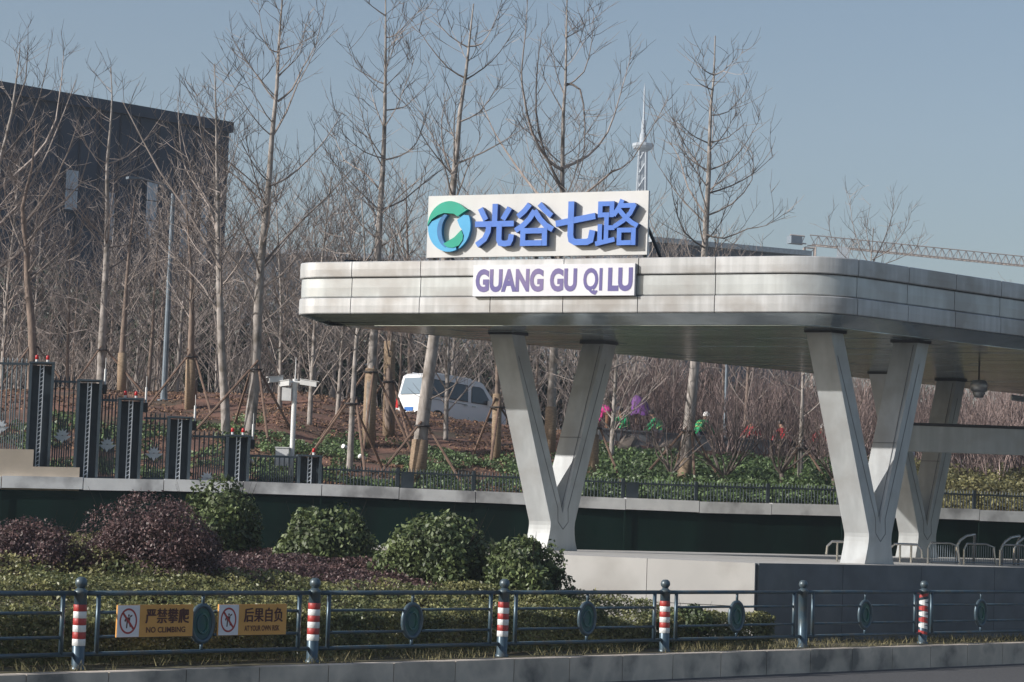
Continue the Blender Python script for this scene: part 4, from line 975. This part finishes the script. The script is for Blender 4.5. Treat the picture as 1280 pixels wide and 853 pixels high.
T((152,487), [(153,440),(156,390),(160,330),(168,250)], [[(155,400),(175,370),(190,330)]],
  .15, 'wrapped tree between the straight pale tree and the lamp pole', 16, bark='bark2', wrap=1.5, auto=14)
T((1093,420), [(1090,380),(1088,340),(1090,310),(1092,285)], [[(1089,335),(1075,310),(1065,275),(1062,240)],[(1090,330),(1105,300),(1115,270),(1118,245)],[(1090,325),(1115,310),(1135,280),(1140,255)],[(1090,320),(1083,290),(1088,255)],[(1090,335),(1120,325),(1145,310),(1155,280)],[(1089,338),(1060,325),(1040,300),(1035,270)]],
  .12, 'small rounded bare tree showing above the canopy at the right', 17, Yd=92, auto=10)
# background rows of the same kinds, copied
def gen_tree(seed, H, r0_, spread=.34, bark='bark2', n=26, base_h=.22):
    rs = random.Random(seed); t = thing('background_tree', (0,0,0), 'bare tree in the crowded rows behind the slope', 'tree', 'bare background trees')
    sp = smooth_pts(wander(Vector((0,0,-.2)), Z, H, 7, rs, .35, .035), 2); k = len(sp)
    m = MB(); m.tube(sp, [max(.02, r0_*(1-.92*i/(k-1))) for i in range(k)], 7, False); m.build('trunk', bark, t, True)
    m = MB()
    for j in range(n):
        u = base_h+(1-base_h)*(j+rs.random())/n; p, d = along(sp, min(.98,u)); a = j*2.4+rs.uniform(-.5,.5); ln = H*spread*(1.15-u)*rs.uniform(.7,1.2)+.4
        limb(m, wander(p, Vector((math.cos(a)*.8, math.sin(a)*.8, .65)), ln, 5, rs, .13, .08), max(.013, r0_*.30*(1.15-u)), rs, 2.2, True, 1.1)
    m.build('crown', 'twig', t); return t
protos = [gen_tree(45, 9, .10, .5, 'bark', 40, .12), gen_tree(40, 9.5, .14), gen_tree(41, 12, .16, .30), gen_tree(42, 8, .11, .4), gen_tree(43, 11, .13, .36), gen_tree(44, 6.5, .09, .45)]
used = [False]*6
rs = random.Random(77)
bgspots = [(px_, rs.uniform(80,90), rs.choice((0,3,5))) for px_ in range(-40, 300, 44)]
bgspots += [(px_, rs.uniform(90,106), rs.choice((0,3,5,1))) for px_ in range(-60, 330, 38)]
bgspots += [(px_, rs.uniform(84,102), rs.choice((0,1,3,5))) for px_ in range(320, 850, 25)]+[(px_, rs.uniform(68,75), 0) for px_ in (345,395,425,560,650,735,770)]
bgspots += [(px_, rs.uniform(84,104), rs.choice((3,5))) for px_ in range(850, 990, 30)]
bgspots += [(px_, rs.uniform(84,100), 5) for px_ in range(1000, 1330, 36)]
for px_, Y, k in bgspots:
    x = (px_+rs.uniform(-9,9)-640)/F*Y; o = protos[k] if not used[k] else copy_tree(protos[k]); used[k] = True
    o.location = (x, Y, terr(x, Y)); o.rotation_euler.z = rs.uniform(0, 6.28); s_ = rs.uniform(.8,1.12); o.scale = (s_, s_, s_)
    o['label'] = ('bare tree crowding in front of the dark building' if px_ < 300 else 'bare tree in the rows behind the van and rooftop sign' if px_ < 765 else 'bare tree in the rows behind the canopy on the right')
# thicket of bare stems
def clump(seed, H, nst, fan):
    rs = random.Random(seed); m = MB()
    for k in range(nst):
        a = rs.uniform(0,6.28); p = Vector((rs.gauss(0,.25), rs.gauss(0,.25), -.1)); d = Vector((math.cos(a)*fan*rs.random(), math.sin(a)*fan*rs.random(), 1))
        pts = wander(p, d, H*rs.uniform(.6,1.1), 5, rs, .08, .16); m.tube(pts, [.03,.025,.02,.015,.011,.006], 3, False)
        for j in range(5):
            q, dd = along(pts, rs.uniform(.3,.95)); b = rs.uniform(0,6.28)
            m.tube(wander(q, dd+Vector((math.cos(b), math.sin(b), .2))*.6, rs.uniform(.4,1.1), 2, rs, .15), [.009,.007,.004], 3, False)
    return np.array(m.v, dtype=np.float32), np.array([f for f in m.f if len(f) == 4])
def thicket(name, protos_, spots_, mat, label):
    V, Fc, b = [], [], 0
    for (x, y, s, k, a) in spots_:
        v, f = protos_[k]; c, sn = math.cos(a), math.sin(a)
        q = np.empty_like(v); q[:,0] = (v[:,0]*c-v[:,1]*sn)*s+x; q[:,1] = (v[:,0]*sn+v[:,1]*c)*s+y; q[:,2] = v[:,2]*s+terr(x, y)
        V.append(q); Fc.append(f+b); b += len(v)
    tag(np_obj(name, np.concatenate(V), [np.concatenate(Fc)], mat), label, 'thicket', None, 'stuff')
cl = [clump(200+i, 3.4, 12, .75) for i in range(6)]
rs = random.Random(31)
def spots_in(n, p0, p1, y0, y1, s0, s1):
    out = []
    for _ in range(n):
        Y = rs.uniform(y0, y1); px_ = rs.uniform(p0, p1); out.append(((px_-640)/F*Y, Y, rs.uniform(s0, s1), rs.randrange(6), rs.uniform(0,6.28)))
    return out
thicket('red_thicket', cl, spots_in(170, 770, 1340, 85, 106, .95, 1.45)+spots_in(26, 1040, 1330, 74, 84, .7, 1.0)+spots_in(15, 905, 1060, 74, 81, .6, .95)+spots_in(4, 770, 850, 76, 79, .6, .8), 'twig_red', 'dense reddish brown thicket of bare stems under the canopy line on the right')
thicket('brown_thicket', cl, spots_in(42, -60, 330, 84, 102, .7, 1.3)+spots_in(24, 330, 770, 85, 101, .6, 1.0), 'twig', 'brown thicket of bare stems behind the red soil on the left')
# pollarded low trees right of the first column
for k, (x, y, sc) in enumerate(((838,622,.7),(905,628,.8),(975,625,.85),(1040,630,.8))):
    b = ground_hit(x, y-6); rs2 = random.Random(500+k)
    t = thing('vase_shrub', b, 'dark vase shaped bare shrub '+['just left of the conical tree','right of the conical tree','left of the thin young tree','beside the large corner column','below the green vested workers'][k], 'shrub', 'bare vase shaped shrubs')
    m = MB(); m.tube([b-Z*.2, b+Vector((.05,0,.4*sc)), b+Vector((.02,0,.8*sc))], [.09,.07,.06], 7); m.build('trunk', 'vasebark', t, True)
    m = MB()
    for j in range(9):
        a = j*.8+rs2.uniform(-.3,.3); limb(m, wander(b+Z*.7*sc, Vector((math.cos(a)*.8, math.sin(a)*.7, .8)), rs2.uniform(1.6,3.2)*sc, 6, rs2, .2, .16), .035, rs2, 2.5)
    m.build('crown', 'vasebark', t)
# evergreen trees behind
def evergreen(x, Y, w, h, label, seed):
    b = Vector((x, Y, terr(x, Y))); t = thing('evergreen_tree', b, label, 'tree', 'dark evergreen trees behind the slope')
    n = 5200; rs_ = np.random.default_rng(seed); pts = []; nr = []
    for k in range(22):
        c = np.array([rs_.normal(0, w*.22), rs_.normal(0, w*.22), h*rs_.uniform(.2,.88)]); rad = w*rs_.uniform(.14,.26)
        d = rs_.normal(0,1,(n//22,3)); d /= np.linalg.norm(d, axis=1)[:,None]; pts.append(c+d*rad*rs_.uniform(.6,1.1,(n//22,1))); nr.append(d)
    q, f = leaf_geo(np.concatenate(pts)+np.array(b), np.concatenate(nr), .24); np_obj('crown', q, [f], 'leaf_d', t)
    m = MB(); m.tube([b-Z*.2, b+Z*h*.7], [.14,.05], 7); m.build('trunk', 'bark2', t)
ek = 0
for px_, Y, w, h in ((-30,107,7,7.5),(45,108,7,7),(120,108,7,7.5),(190,107,7,6.5),(255,107,6.5,6.5),(315,106,6.5,5.4),(370,105,6,4.8),(420,105,6,5),(475,105,6,4.8),(530,106,6,5),(585,105,6,4.8),(640,106,6,5),(695,108,6,4.6),(745,108,6,4.4),(820,112,5,4.2),(905,112,5,4),(1000,113,5,4.2),(1080,113,5,4),(1170,113,5,4.2),(1260,113,5,4)):
    evergreen((px_-640)/F*Y, Y, w, h, 'dark leafy evergreen tree '+('in the shade before the dark building' if px_ < 310 else 'in the row behind the van' if px_ < 760 else 'far behind the reddish thicket'), 900+ek); ek += 1
# ------------------------------------------------------------------ van
vb = P(526, 529, 80.0); vdir = Vector((.78,.62,-.065)).normalized(); vs_ = Vector((vdir.y, -vdir.x, 0)).normalized(); vup = vs_.cross(vdir).normalized(); vup = vup if vup.z > 0 else -vup
vb = vb-vup*.05
van = thing('parked_van', vb, 'white minivan seen from its rear corner parked on the red soil behind the staked trees', 'van')
VW = 1.62
def V(x, y, z): return vb+vdir*x+vs_*(y-VW)+vup*z       # y: 0 far side .. VW near side
prof = [(0,.34),(.02,.95),(.06,1.10),(.14,1.80),(.30,1.90),(1.5,1.93),(2.55,1.86),(2.72,1.80),(3.32,1.12),(3.72,.98),(3.82,.85),(3.86,.34)]
def yin(z): return 0 if z < 1.05 else (z-1.05)*.13
m = MB(); n_ = len(prof); vsl = [V(x, yin(z), z) for x, z in prof]+[V(x, VW-yin(z), z) for x, z in prof]
m.add(vsl, [tuple(range(n_)), tuple(range(2*n_-1, n_-1, -1))]+[(i, i+n_, (i+1)%n_+n_, (i+1)%n_) for i in range(n_)])
m.build('body', 'carwhite', van)
def side_quad(m, pts, d=.006):
    m.add([V(x, VW-yin(z)+d, z) for x, z in pts], [tuple(range(len(pts)))])
def rear_pt(y, z):
    x = 0 if z < .95 else (z-.95)/(1.8-.95)*.13+.01
    return V(x-.012, y, z)
wins = [('rear side', [(.30,1.14),(1.02,1.12),(1.02,1.66),(.36,1.68)]), ('sliding door', [(1.18,1.10),(2.0,1.08),(2.0,1.64),(1.18,1.66)]), ('front door', [(2.2,1.08),(3.12,1.08),(2.72,1.58),(2.58,1.64),(2.2,1.64)])]
for nm, pts in wins:
    m = MB(); cxm = sum(p[0] for p in pts)/len(pts); czm = sum(p[1] for p in pts)/len(pts)
    side_quad(m, [(cxm+(x-cxm)*1.06, czm+(z-czm)*1.1) for x, z in pts], .004); fr = m.build('window_frame', 'black', van)
    m = MB(); side_quad(m, pts, .009); m.build('window', 'glass', van)
m = MB(); m.add([rear_pt(y, z) for y, z in ((.16,1.12),(VW-.16,1.12),(VW-.24,1.72),(.24,1.72))], [(0,1,2,3)]); m.build('rear_window', 'glasspale', van)
for y0 in (.03, VW-.15):
    m = MB(); m.hexa([rear_pt(y0,.62)-vdir*.03, rear_pt(y0+.12,.62)-vdir*.03, rear_pt(y0+.12,.62)+vdir*.02, rear_pt(y0,.62)+vdir*.02, rear_pt(y0,.98)-vdir*.03, rear_pt(y0+.12,.98)-vdir*.03, rear_pt(y0+.12,.98)+vdir*.02, rear_pt(y0,.98)+vdir*.02]); m.build('tail_light', 'redlamp', van)
m = MB(); m.add([rear_pt(y, z)-vdir*.005 for y, z in ((.55,.50),(1.07,.50),(1.07,.64),(.55,.64))], [(0,1,2,3)]); m.build('number_plate', 'bluebox', van)
m = MB(); c = V(-.04, VW/2, .36); m.obox(c, vdir*.07, vs_*(VW/2), vup*.1); m.build('bumper', 'carwhite', van)
m = MB()
for x in (1.10, 2.10, 3.2): m.add([V(x, VW+.004, .45), V(x+.014, VW+.004, .45), V(x+.014, VW-yin(1.7)+.004, 1.7) if x < 3 else V(x+.014, VW+.004, 1.04), V(x, VW-yin(1.7)+.004, 1.7) if x < 3 else V(x, VW+.004, 1.04)], [(0,1,2,3)])
m.add([V(.3, VW+.004, .97), V(2.0, VW+.004, .94), V(2.0, VW+.004, .955), V(.3, VW+.004, .985)], [(0,1,2,3)])
m.build('door_seam', 'seam', van)
for x in (1.93, 2.3): m = MB(); m.obox(V(x, VW+.015, .92), vdir*.08, vs_*.014, vup*.02); m.build('door_handle', 'chrome', van)
for x in (.72, 3.12):
    for y in (.08, VW-.08):
        c = V(x, y, .30); m = MB(); m.tube([c-vs_*.09, c+vs_*.09], .30, 18); wh = m.build('wheel', 'rubber', van)
        m = MB(); m.tube([c-vs_*.097, c+vs_*.097], .17, 12); m.build('rim', 'chrome', wh)
m = MB(); m.obox(V(.13, VW-.12, 1.2)-vdir*.1, vdir*.03, vs_*.02, vup*.08); m.build('rear_wiper', 'black', van)
m = MB(); c = V(2.95, VW+.12, 1.12); m.obox(c, vdir*.05, vs_*.09, vup*.1); m.build('side_mirror', 'carwhite', van)
m = MB()
for y in (.3, VW-.3): m.tube([V(.4, y, 1.95), V(2.3, y, 1.93)], .02, 5)
m.build('roof_rail', 'carwhite', van)
# ------------------------------------------------------------------ low wall, rock, workers
a, b = P(748, 537, 77), P(968, 553, 78)
lw = thing('low_wall', (a+b)/2, 'low grey concrete planter wall in front of the green vested workers', 'wall')
d = (b-a); n = Vector((-d.y, d.x, 0)).normalized()
m = MB(); m.obox((a+b)/2-Z*.75, d/2, n*.12, Z*.75); m.build('wall_body', 'concrete', lw)
m = MB(); m.obox((a+b)/2+Z*.03, d/2*1.01, n*.16, Z*.028); m.build('wall_cap', 'concrete', lw)
for k, (x, y, w) in enumerate(((787,568,.38),(842,573,.5))):
    p = ground_hit(x, y+8); m = MB(); rs2 = random.Random(k)
    prof = [(.2*w,-.1),(w,.0),(w*.95,.22),(w*.7,.42),(w*.2,.47)]; m.lathe((p.x, p.y, p.z+.3), prof, 11); m.v = [(x_+rs2.gauss(0,.05), y_+rs2.gauss(0,.05), z_+rs2.gauss(0,.04)) for x_, y_, z_ in m.v]
    tag(m.build('flat_rock', 'rock', None), ['small brown flat boulder', 'larger brown flat boulder'][k]+' among the green cover below the low wall', 'rock')
def skin_mesh(chains, sub=1):
    vs, es, rd = [], [], []
    for ch in chains:           # each: list of (co, r, ref) ; ref index to weld
        prev = None
        for item in ch:
            if isinstance(item, int): prev = item; continue
            vs.append(item[0]); rd.append(item[1]); i = len(vs)-1
            if prev is not None: es.append((prev, i))
            prev = i
    me = bpy.data.meshes.new('s'); me.from_pydata(vs, es, []); o = bpy.data.objects.new('s', me); COL.objects.link(o)
    md = o.modifiers.new('k', 'SKIN'); md.use_smooth_shade = True
    for i, r_ in enumerate(rd): me.skin_vertices[0].data[i].radius = (r_, r_)
    me.skin_vertices[0].data[0].use_root = True
    sb = o.modifiers.new('u', 'SUBSURF'); sb.levels = sub; sb.render_levels = sub
    bpy.context.view_layer.update()
    e = bpy.data.meshes.new_from_object(o.evaluated_get(bpy.context.evaluated_depsgraph_get()))
    v = [x.co.copy() for x in e.vertices]; f = [tuple(p.vertices) for p in e.polygons]
    bpy.data.objects.remove(o); bpy.data.meshes.remove(me); bpy.data.meshes.remove(e); return v, f
def person(px, py, Y, face, pose, jacket, trousers, head, label, stripes=False):
    # pose 'bend' : standing, bent forward at the hips; 'squat': crouching. face: heading angle
    h = P(px, py, Y); g_ = terr(h.x, Y)
    K = {}
    if pose == 'bend':
        K = dict(hip=(0,.0,.86), knee=(.10,.06,.46), foot=(.12,.0,.04), toe=(.12,.2,.03), waist=(0,.14,.98), chest=(0,.38,1.08), neck=(0,.52,1.10), head=(0,.62,1.08), sho=(.19,.46,1.08), elb=(.23,.52,.80), wri=(.19,.64,.58), hand=(.17,.70,.50))
    else:
        K = dict(hip=(0,-.05,.36), knee=(.17,.32,.48), foot=(.14,.08,.04), toe=(.15,.26,.03), waist=(0,.02,.52), chest=(0,.20,.78), neck=(0,.30,.92), head=(0,.36,1.03), sho=(.19,.22,.86), elb=(.25,.42,.62), wri=(.18,.60,.42), hand=(.16,.66,.34))
    c, s = math.cos(face), math.sin(face)
    ref = 'chest'; r_ = K[ref]; off = Vector((h.x, Y, 0))
    zoff = max(g_, h.z-r_[2]) if False else g_
    def W(k, m=1):
        x, y, z = K[k]; x *= m; return Vector((off.x+x*c-y*s, off.y+x*s+y*c, zoff+z))
    root = thing('person', Vector((off.x, off.y, zoff)), label, 'person')
    dirh = (W('head')-W('neck')).normalized()
    # 0 hip,1 waist,2 chest,3 neck,4 head,5 crown
    ch = [[(W('hip'),.125),(W('waist'),.12),(W('chest'),.135),(W('neck'),.055),(W('head'),.092),(W('head')+dirh*.1,.075)]]
    for m_ in (-1,1): ch.append([2,(W('sho',m_),.055),(W('elb',m_),.042),(W('wri',m_),.03),(W('hand',m_),.038)]); ch.append([0,(W('hip')+(W('knee',m_)-W('hip'))*.15+Vector((m_*.08*c,m_*.08*s,0)),.09),(W('knee',m_),.062),(W('foot',m_),.042),(W('toe',m_),.035)])
    v, f = skin_mesh(ch, 2); mesh_obj('body', v, f, 'skin', root, True)
    ch = [[(W('hip'),.155),(W('waist'),.165),(W('chest'),.18),(W('neck')*.5+W('chest')*.5,.13)]]
    for m_ in (-1,1): ch.append([2,(W('sho',m_),.082),(W('elb',m_),.066),(W('wri',m_),.05)])
    v, f = skin_mesh(ch, 2); jk = mesh_obj('jacket', v, f, jacket, root, True)
    ch = [[(W('hip')-Z*.02,.15)]]
    for m_ in (-1,1): ch.append([0,(W('hip')+(W('knee',m_)-W('hip'))*.2+Vector((m_*.08*c,m_*.08*s,0)),.108),(W('knee',m_),.08),(W('foot',m_)+Z*.05,.06)])
    v, f = skin_mesh(ch, 2); mesh_obj('trousers', v, f, trousers, root, True)
    m = MB(); hc = W('head')+dirh*.07
    m.lathe(hc, [(.03,-.03),(.11,-.02),(.125,.03),(.11,.09),(.06,.13),(.01,.14)], 12)
    if head == 'white': m.lathe(hc+Z*.0, [(.12,-.03),(.17,-.035),(.17,-.02),(.12,-.01)], 12)
    m.build('hair' if head == 'hair' else 'cap', head, root, True)
    # shoes
    m = MB()
    for m_ in (-1,1): q = (W('foot',m_)+W('toe',m_))/2; dd = (W('toe',m_)-W('foot',m_)); m.obox(Vector((q.x,q.y,zoff+.04)), dd*.75, Vector((c,s,0))*.05, Z*.045)
    m.build('shoes', 'black', root)
    if stripes:
        m = MB()
        for u, rr_ in ((.25,.176),(.75,.186)):
            A = W('waist').lerp(W('chest'), u); ax = (W('chest')-W('waist')).normalized(); e1 = Vector((c,s,0)); e2 = ax.cross(e1)
            m.tube([A+(e1*math.cos(q)+e2*math.sin(q))*rr_ for q in [2*math.pi*i/16 for i in range(17)]], .018, 5, False)
        m.build('reflective_stripe', 'stripe', jk)
    return root
person(783, 530, 80.2, 2.4, 'squat', 'vest', 'navycloth', 'navycloth', 'worker in a green vest crouching on the left behind the low wall', True)
person(827, 534, 80.2, 1.2, 'squat', 'vest', 'navycloth', 'hair', 'worker in a green vest crouching in the middle behind the low wall', True)
person(873, 528, 80.4, -.9, 'squat', 'vest', 'navycloth', 'white', 'white capped worker in a green vest beside the conical tree trunk', True)
person(763, 510, 81, .9, 'bend', 'pink', 'browncloth', 'hair', 'person in a bright pink jacket bending over near the first column')
person(947, 543, 81.5, 2.0, 'squat', 'redcloth', 'navycloth', 'hair', 'person in red crouching alone among the bare shrubs, leftmost of the red jackets')
person(984, 547, 82, .6, 'squat', 'redcloth', 'navycloth', 'hair', 'person in red crouching just left of the thin young tree')
person(1017, 551, 82.5, -1.3, 'squat', 'redcloth', 'navycloth', 'white', 'white capped person in red crouching right of the thin young tree')
person(1150, 574, 85, .4, 'squat', 'redcloth', 'navycloth', 'hair', 'person in red crouching beyond the gap between the right hand columns')
hp = P(796, 494, 81.5); hz = terr(hp.x, hp.y)
hj = thing('hanging_jacket', Vector((hp.x, hp.y, hz)), 'purple jacket hung on a stake behind the green vested workers', 'jacket')
m = MB(); m.tube([Vector((hp.x,hp.y,hz-.1)), Vector((hp.x,hp.y,hp.z+.08))], .025, 6); m.build('stake', 'stake', hj)
m = MB(); vs = []
for k, (rx, z) in enumerate(((.03,0),(.16,-.1),(.26,-.28),(.32,-.5),(.40,-.72))):
    for j in range(16): a_ = 2*math.pi*j/16; w_ = 1+.16*math.sin(j*2.4+k); vs.append(hp+Vector((math.cos(a_)*rx*w_+.05*k, math.sin(a_)*rx*.5*w_, z+.04*math.sin(j*1.9)*(k>2))))
m.add(vs, [(k*16+j, k*16+(j+1)%16, (k+1)*16+(j+1)%16, (k+1)*16+j) for k in range(4) for j in range(16)]); m.build('jacket', 'purple', hj, True)
# ------------------------------------------------------------------ poles, posts
def pole(px, pyb, pyt, Y, r_, mat, name, label, cat):
    b = P(px, pyb, Y); b.z = terr(b.x, Y); tp = P(px, pyt, Y); t = thing(name, b, label, cat)
    m = MB(); m.tube([b-Z*.2, Vector((b.x,b.y,tp.z))], [r_, r_*.7], 10); m.build('mast', mat, t)
    m = MB(); m.lathe(b, [(r_*2.2,-.05),(r_*2.2,.03),(r_*1.2,.05),(r_*1.2,.25)], 10); m.build('base_plate', mat, t)
    return t, b, tp
t, b, tp = pole(205, 492, 242, 74, .10, 'pole', 'lamp_pole', 'slim grey lamp pole standing before the dark building', 'lamp pole')
m = MB(); m.tube([Vector((b.x,b.y,tp.z)), Vector((b.x-.3,b.y-.3,tp.z+.25)), Vector((b.x-.9,b.y-.7,tp.z+.35))], .035, 6); m.build('arm', 'pole', t)
m = MB(); m.obox(Vector((b.x-1.15,b.y-.88,tp.z+.35)), Vector((.22,.17,.02)), Vector((-.06,.08,0)), Z*.04); m.build('lamp_head', 'pole', t)
pole(906, 548, 430, 84, .075, 'pole', 'grey_post', 'slim grey post in the thicket right of the conical tree', 'post')
for k, (x, y) in enumerate(((431,574),(452,587),(312,592),(622,570))):
    p = ground_hit(x, y); dv = Vector((-.6,-.7,.25)).normalized()
    t = thing('garden_spotlight', p, 'small white garden spotlight on the slope '+['left of the wrapped straight tree','near the coping left of the leaning tree','behind the fence beside the camera pole','beside the wrapped tree near the first column'][k], 'spotlight', 'garden spotlights on the slope')
    m = MB(); m.tube([p-Z*.1, p+Z*.28], .02, 6); m.build('spike', 'black', t)
    m = MB(); m.tube([p+Z*.34-dv*.12, p+Z*.34-dv*.08, p+Z*.34+dv*.1], [.03,.055,.065], 12); m.build('lamp_head', 'white', t)
# ------------------------------------------------------------------ buildings
fa, fb = P(-120, 80, 133.5), P(287.5, 148, 150.0); ga, gb = fa.copy(), fb.copy(); htop = (fa.z+fb.z)/2
htop = fb.z-.75; ga.z = gb.z = 3; e = (gb-ga).normalized(); inn = Vector((-e.y, e.x, 0)); L = (gb-ga).length
bd = thing('dark_building', (ga+gb)/2, 'large dark navy clad building at the left with pale slit windows', 'building')
m = MB(); m.hexa([ga, gb, gb+inn*40, ga+inn*40, ga+Z*(htop-3), gb+Z*(htop-3), gb+inn*40+Z*(htop-3), ga+inn*40+Z*(htop-3)]); m.build('wall', 'navy', bd)
m = MB(); m.obox((ga+gb)/2-inn*.1+Z*(htop-3+.1), e*(L/2+.1), inn*.25, Z*.35); m.build('parapet', 'navy', bd)
m = MB()
for k in range(int(L/1.5)): q = ga+e*(k*1.5+.5); m.obox(q-inn*.06+Z*(htop-3)/2, e*.05, inn*.06, Z*(htop-3)/2*.99)
for k in range(int((htop-4)/3)): m.obox((ga+gb)/2-inn*.03+Z*(k*3.0+1.5), e*L/2*.99, inn*.03, Z*.06)
m.build('mullion', 'mullion', bd)
pin = -inn
for x0, x1, y0, y1 in ((80,95,212,262),(180,193,226,300),(223,237,236,278),(223,237,286,322),(248,256,245,330),(130,140,240,300)):
    A = onplane(x0, y1, ga+pin*.12, pin); B = onplane(x1, y1, ga+pin*.12, pin); zt = onplane((x0+x1)/2, y0, ga+pin*.12, pin).z; w_ = (B-A).dot(e)/2; c = (A+B)/2; c.z = (A.z+zt)/2
    m = MB(); m.obox(c, e*(w_+.1), inn*.06, Z*((zt-A.z)/2+.1)); wf = m.build('window', 'mullion', bd)
    m = MB(); nn_ = max(1, int((zt-A.z)/1.3))
    for j in range(nn_): m.obox(c+pin*.07+Z*((j+.5)/nn_-.5)*(zt-A.z), e*w_, inn*.012, Z*((zt-A.z)/nn_/2-.04))
    m.build('pane', 'panebl', wf)
def farbox(pa, pb, z0, depth, name, label, mat, band=None):
    e = Vector((pb.x-pa.x, pb.y-pa.y, 0)); a = Vector((pa.x, pa.y, z0)); n = Vector((-e.y, e.x, 0)).normalized(); h = pa.z-z0
    t = thing(name, a+e/2, label, 'building')
    m = MB(); m.hexa([a, a+e, a+e+n*depth, a+n*depth, a+Z*h, a+e+Z*h, a+e+n*depth+Z*h, a+n*depth+Z*h]); m.build('wall', mat, t)
    m = MB(); m.obox(a+e/2+Z*(h+.25)-n*.1, e/2*1.01, n*.5, Z*.25); m.build('roof_edge', 'tower', t)
    if band:
        m = MB()
        for k in range(int(e.length/band)): m.obox(a+e.normalized()*(k*band+band/2)+Z*h*.5-n*.05, e.normalized()*.08, n*.06, Z*h*.49)
        m.build('panel_rib', 'fardark', t)
        m = MB(); m.obox(a+e/2+Z*(h*.30)-n*.07, e/2*.99, n*.06, Z*1.6); m.build('window_band', 'fardark', t)
    return t
farbox(P(250, 313, 230), P(700, 318, 236), 3, 40, 'low_building', 'long low blue grey panel building beyond the trees left of the sign', 'farblue', 6.0)
farbox(P(812, 303, 215), P(1010, 317, 222), 3, 40, 'low_building', 'far grey building with a flat roof right of the sign', 'fardark', 5.0)
# broadcasting tower far away
tb = P(797, 400, 620); tz = lambda y: P(797, y, 620).z
tw = thing('radio_tower', Vector((tb.x, tb.y, 3)), 'slender white broadcasting tower with a needle mast far behind the sign', 'tower')
m = MB()
for k in range(4):
    a = k*math.pi/2+.6
    m.tube([Vector((tb.x+math.cos(a)*4, tb.y+math.sin(a)*4, 3)), Vector((tb.x+math.cos(a)*1.35, tb.y+math.sin(a)*1.35, tz(186)))], .32, 5)
for k in range(26):
    u = k/26; z = 3+(tz(186)-3)*u; r_ = 4+(1.35-4)*u; a0 = .6
    for j in range(4):
        a, b_ = a0+j*math.pi/2, a0+(j+1)*math.pi/2; z2 = 3+(tz(186)-3)*(k+1)/26
        m.tube([Vector((tb.x+math.cos(a)*r_, tb.y+math.sin(a)*r_, z)), Vector((tb.x+math.cos(b_)*r_, tb.y+math.sin(b_)*r_, z2))], .2, 4)
m.build('lattice_shaft', 'tower', tw)
m = MB(); m.lathe((tb.x, tb.y, 0), [(.9,tz(240)),(.9,tz(186))], 10); m.build('core_tube', 'tower', tw)
m = MB(); m.lathe((tb.x, tb.y, 0), [(1.2,tz(190)),(2.6,tz(186)),(3.0,tz(183)),(3.0,tz(180)),(1.0,tz(178)),(1.0,tz(168)),(.6,tz(166))], 14); m.build('platform', 'tower', tw)
m = MB(); m.lathe((tb.x, tb.y, 0), [(.7,tz(168)),(.55,tz(150)),(.32,tz(149)),(.22,tz(112)),(.05,tz(104))], 8); m.build('needle', 'tower', tw)
# tower crane
c0 = P(1012, 310, 360); jd = Vector((.93,.36,-.012)).normalized()
cr = thing('tower_crane', Vector((c0.x, c0.y, 3)), 'pale orange tower crane with a long jib behind the canopy on the right', 'crane')
def truss(m, a, b, w_, n, r_):
    e = (b-a).normalized(); s_ = e.cross(Z).normalized(); up = s_.cross(e).normalized()
    up = up if up.z > 0 else -up
    if abs(e.z) > .9: s_, up = Vector((1,0,0)), Vector((0,1,0))
    A = [(-w_/2,0),(w_/2,0),(0,w_)] if abs(e.z) < .9 else [(-w_/2,-w_/2),(w_/2,-w_/2),(w_/2,w_/2),(-w_/2,w_/2)]
    for x, y in A: m.tube([a+s_*x+up*y, b+s_*x+up*y], r_, 4)
    for k in range(n):
        p, q = a.lerp(b, k/n), a.lerp(b, (k+1)/n)
        for j in range(len(A)):
            x, y = A[j]; x2, y2 = A[(j+1)%len(A)]; m.tube([p+s_*x+up*y, q+s_*x2+up*y2], r_*.7, 3); m.tube([q+s_*x+up*y, q+s_*x2+up*y2], r_*.7, 3)
m = MB(); truss(m, Vector((c0.x,c0.y,3)), c0, 1.7, 24, .14); m.build('mast', 'crane', cr)
m = MB(); truss(m, c0+Z*.5, c0+Z*.5+jd*62, 1.6, 40, .085); m.build('jib', 'crane', cr)
m = MB(); truss(m, c0+Z*.5-jd*1, c0+Z*.5-jd*3.6, 1.3, 3, .12); m.build('counter_jib', 'crane', cr)
m = MB(); m.obox(c0-jd*2.8+Z*1.0, jd*1.0, Vector((-jd.y,jd.x,0))*.8, Z*.6); m.build('counterweight', 'farblue', cr)
m = MB(); m.obox(c0+jd*6+Z*-.6+Vector((0,-1,0)), Vector((.9,0,0)), Vector((0,.7,0)), Z*1.0); m.build('operator_cab', 'tower', cr)
# ------------------------------------------------------------------ haze
HAZE = 0.0004
if HAZE:
    m = MB(); m.hexa([(-900,-60,-2),(900,-60,-2),(900,900,-2),(-900,900,-2),(-900,-60,160),(900,-60,160),(900,900,160),(-900,900,160)])
    mt = bpy.data.materials.new('haze'); mt.use_nodes = True; N = mt.node_tree.nodes; N.remove(N['Principled BSDF'])
    pv = N.new('ShaderNodeVolumePrincipled'); pv.inputs['Color'].default_value = (.74,.84,1.0,1); pv.inputs['Density'].default_value = HAZE
    mt.node_tree.links.new(pv.outputs[0], N['Material Output'].inputs['Volume'])
    M['haze'] = mt; tag(m.build('haze', 'haze'), None, None, None, 'stuff')
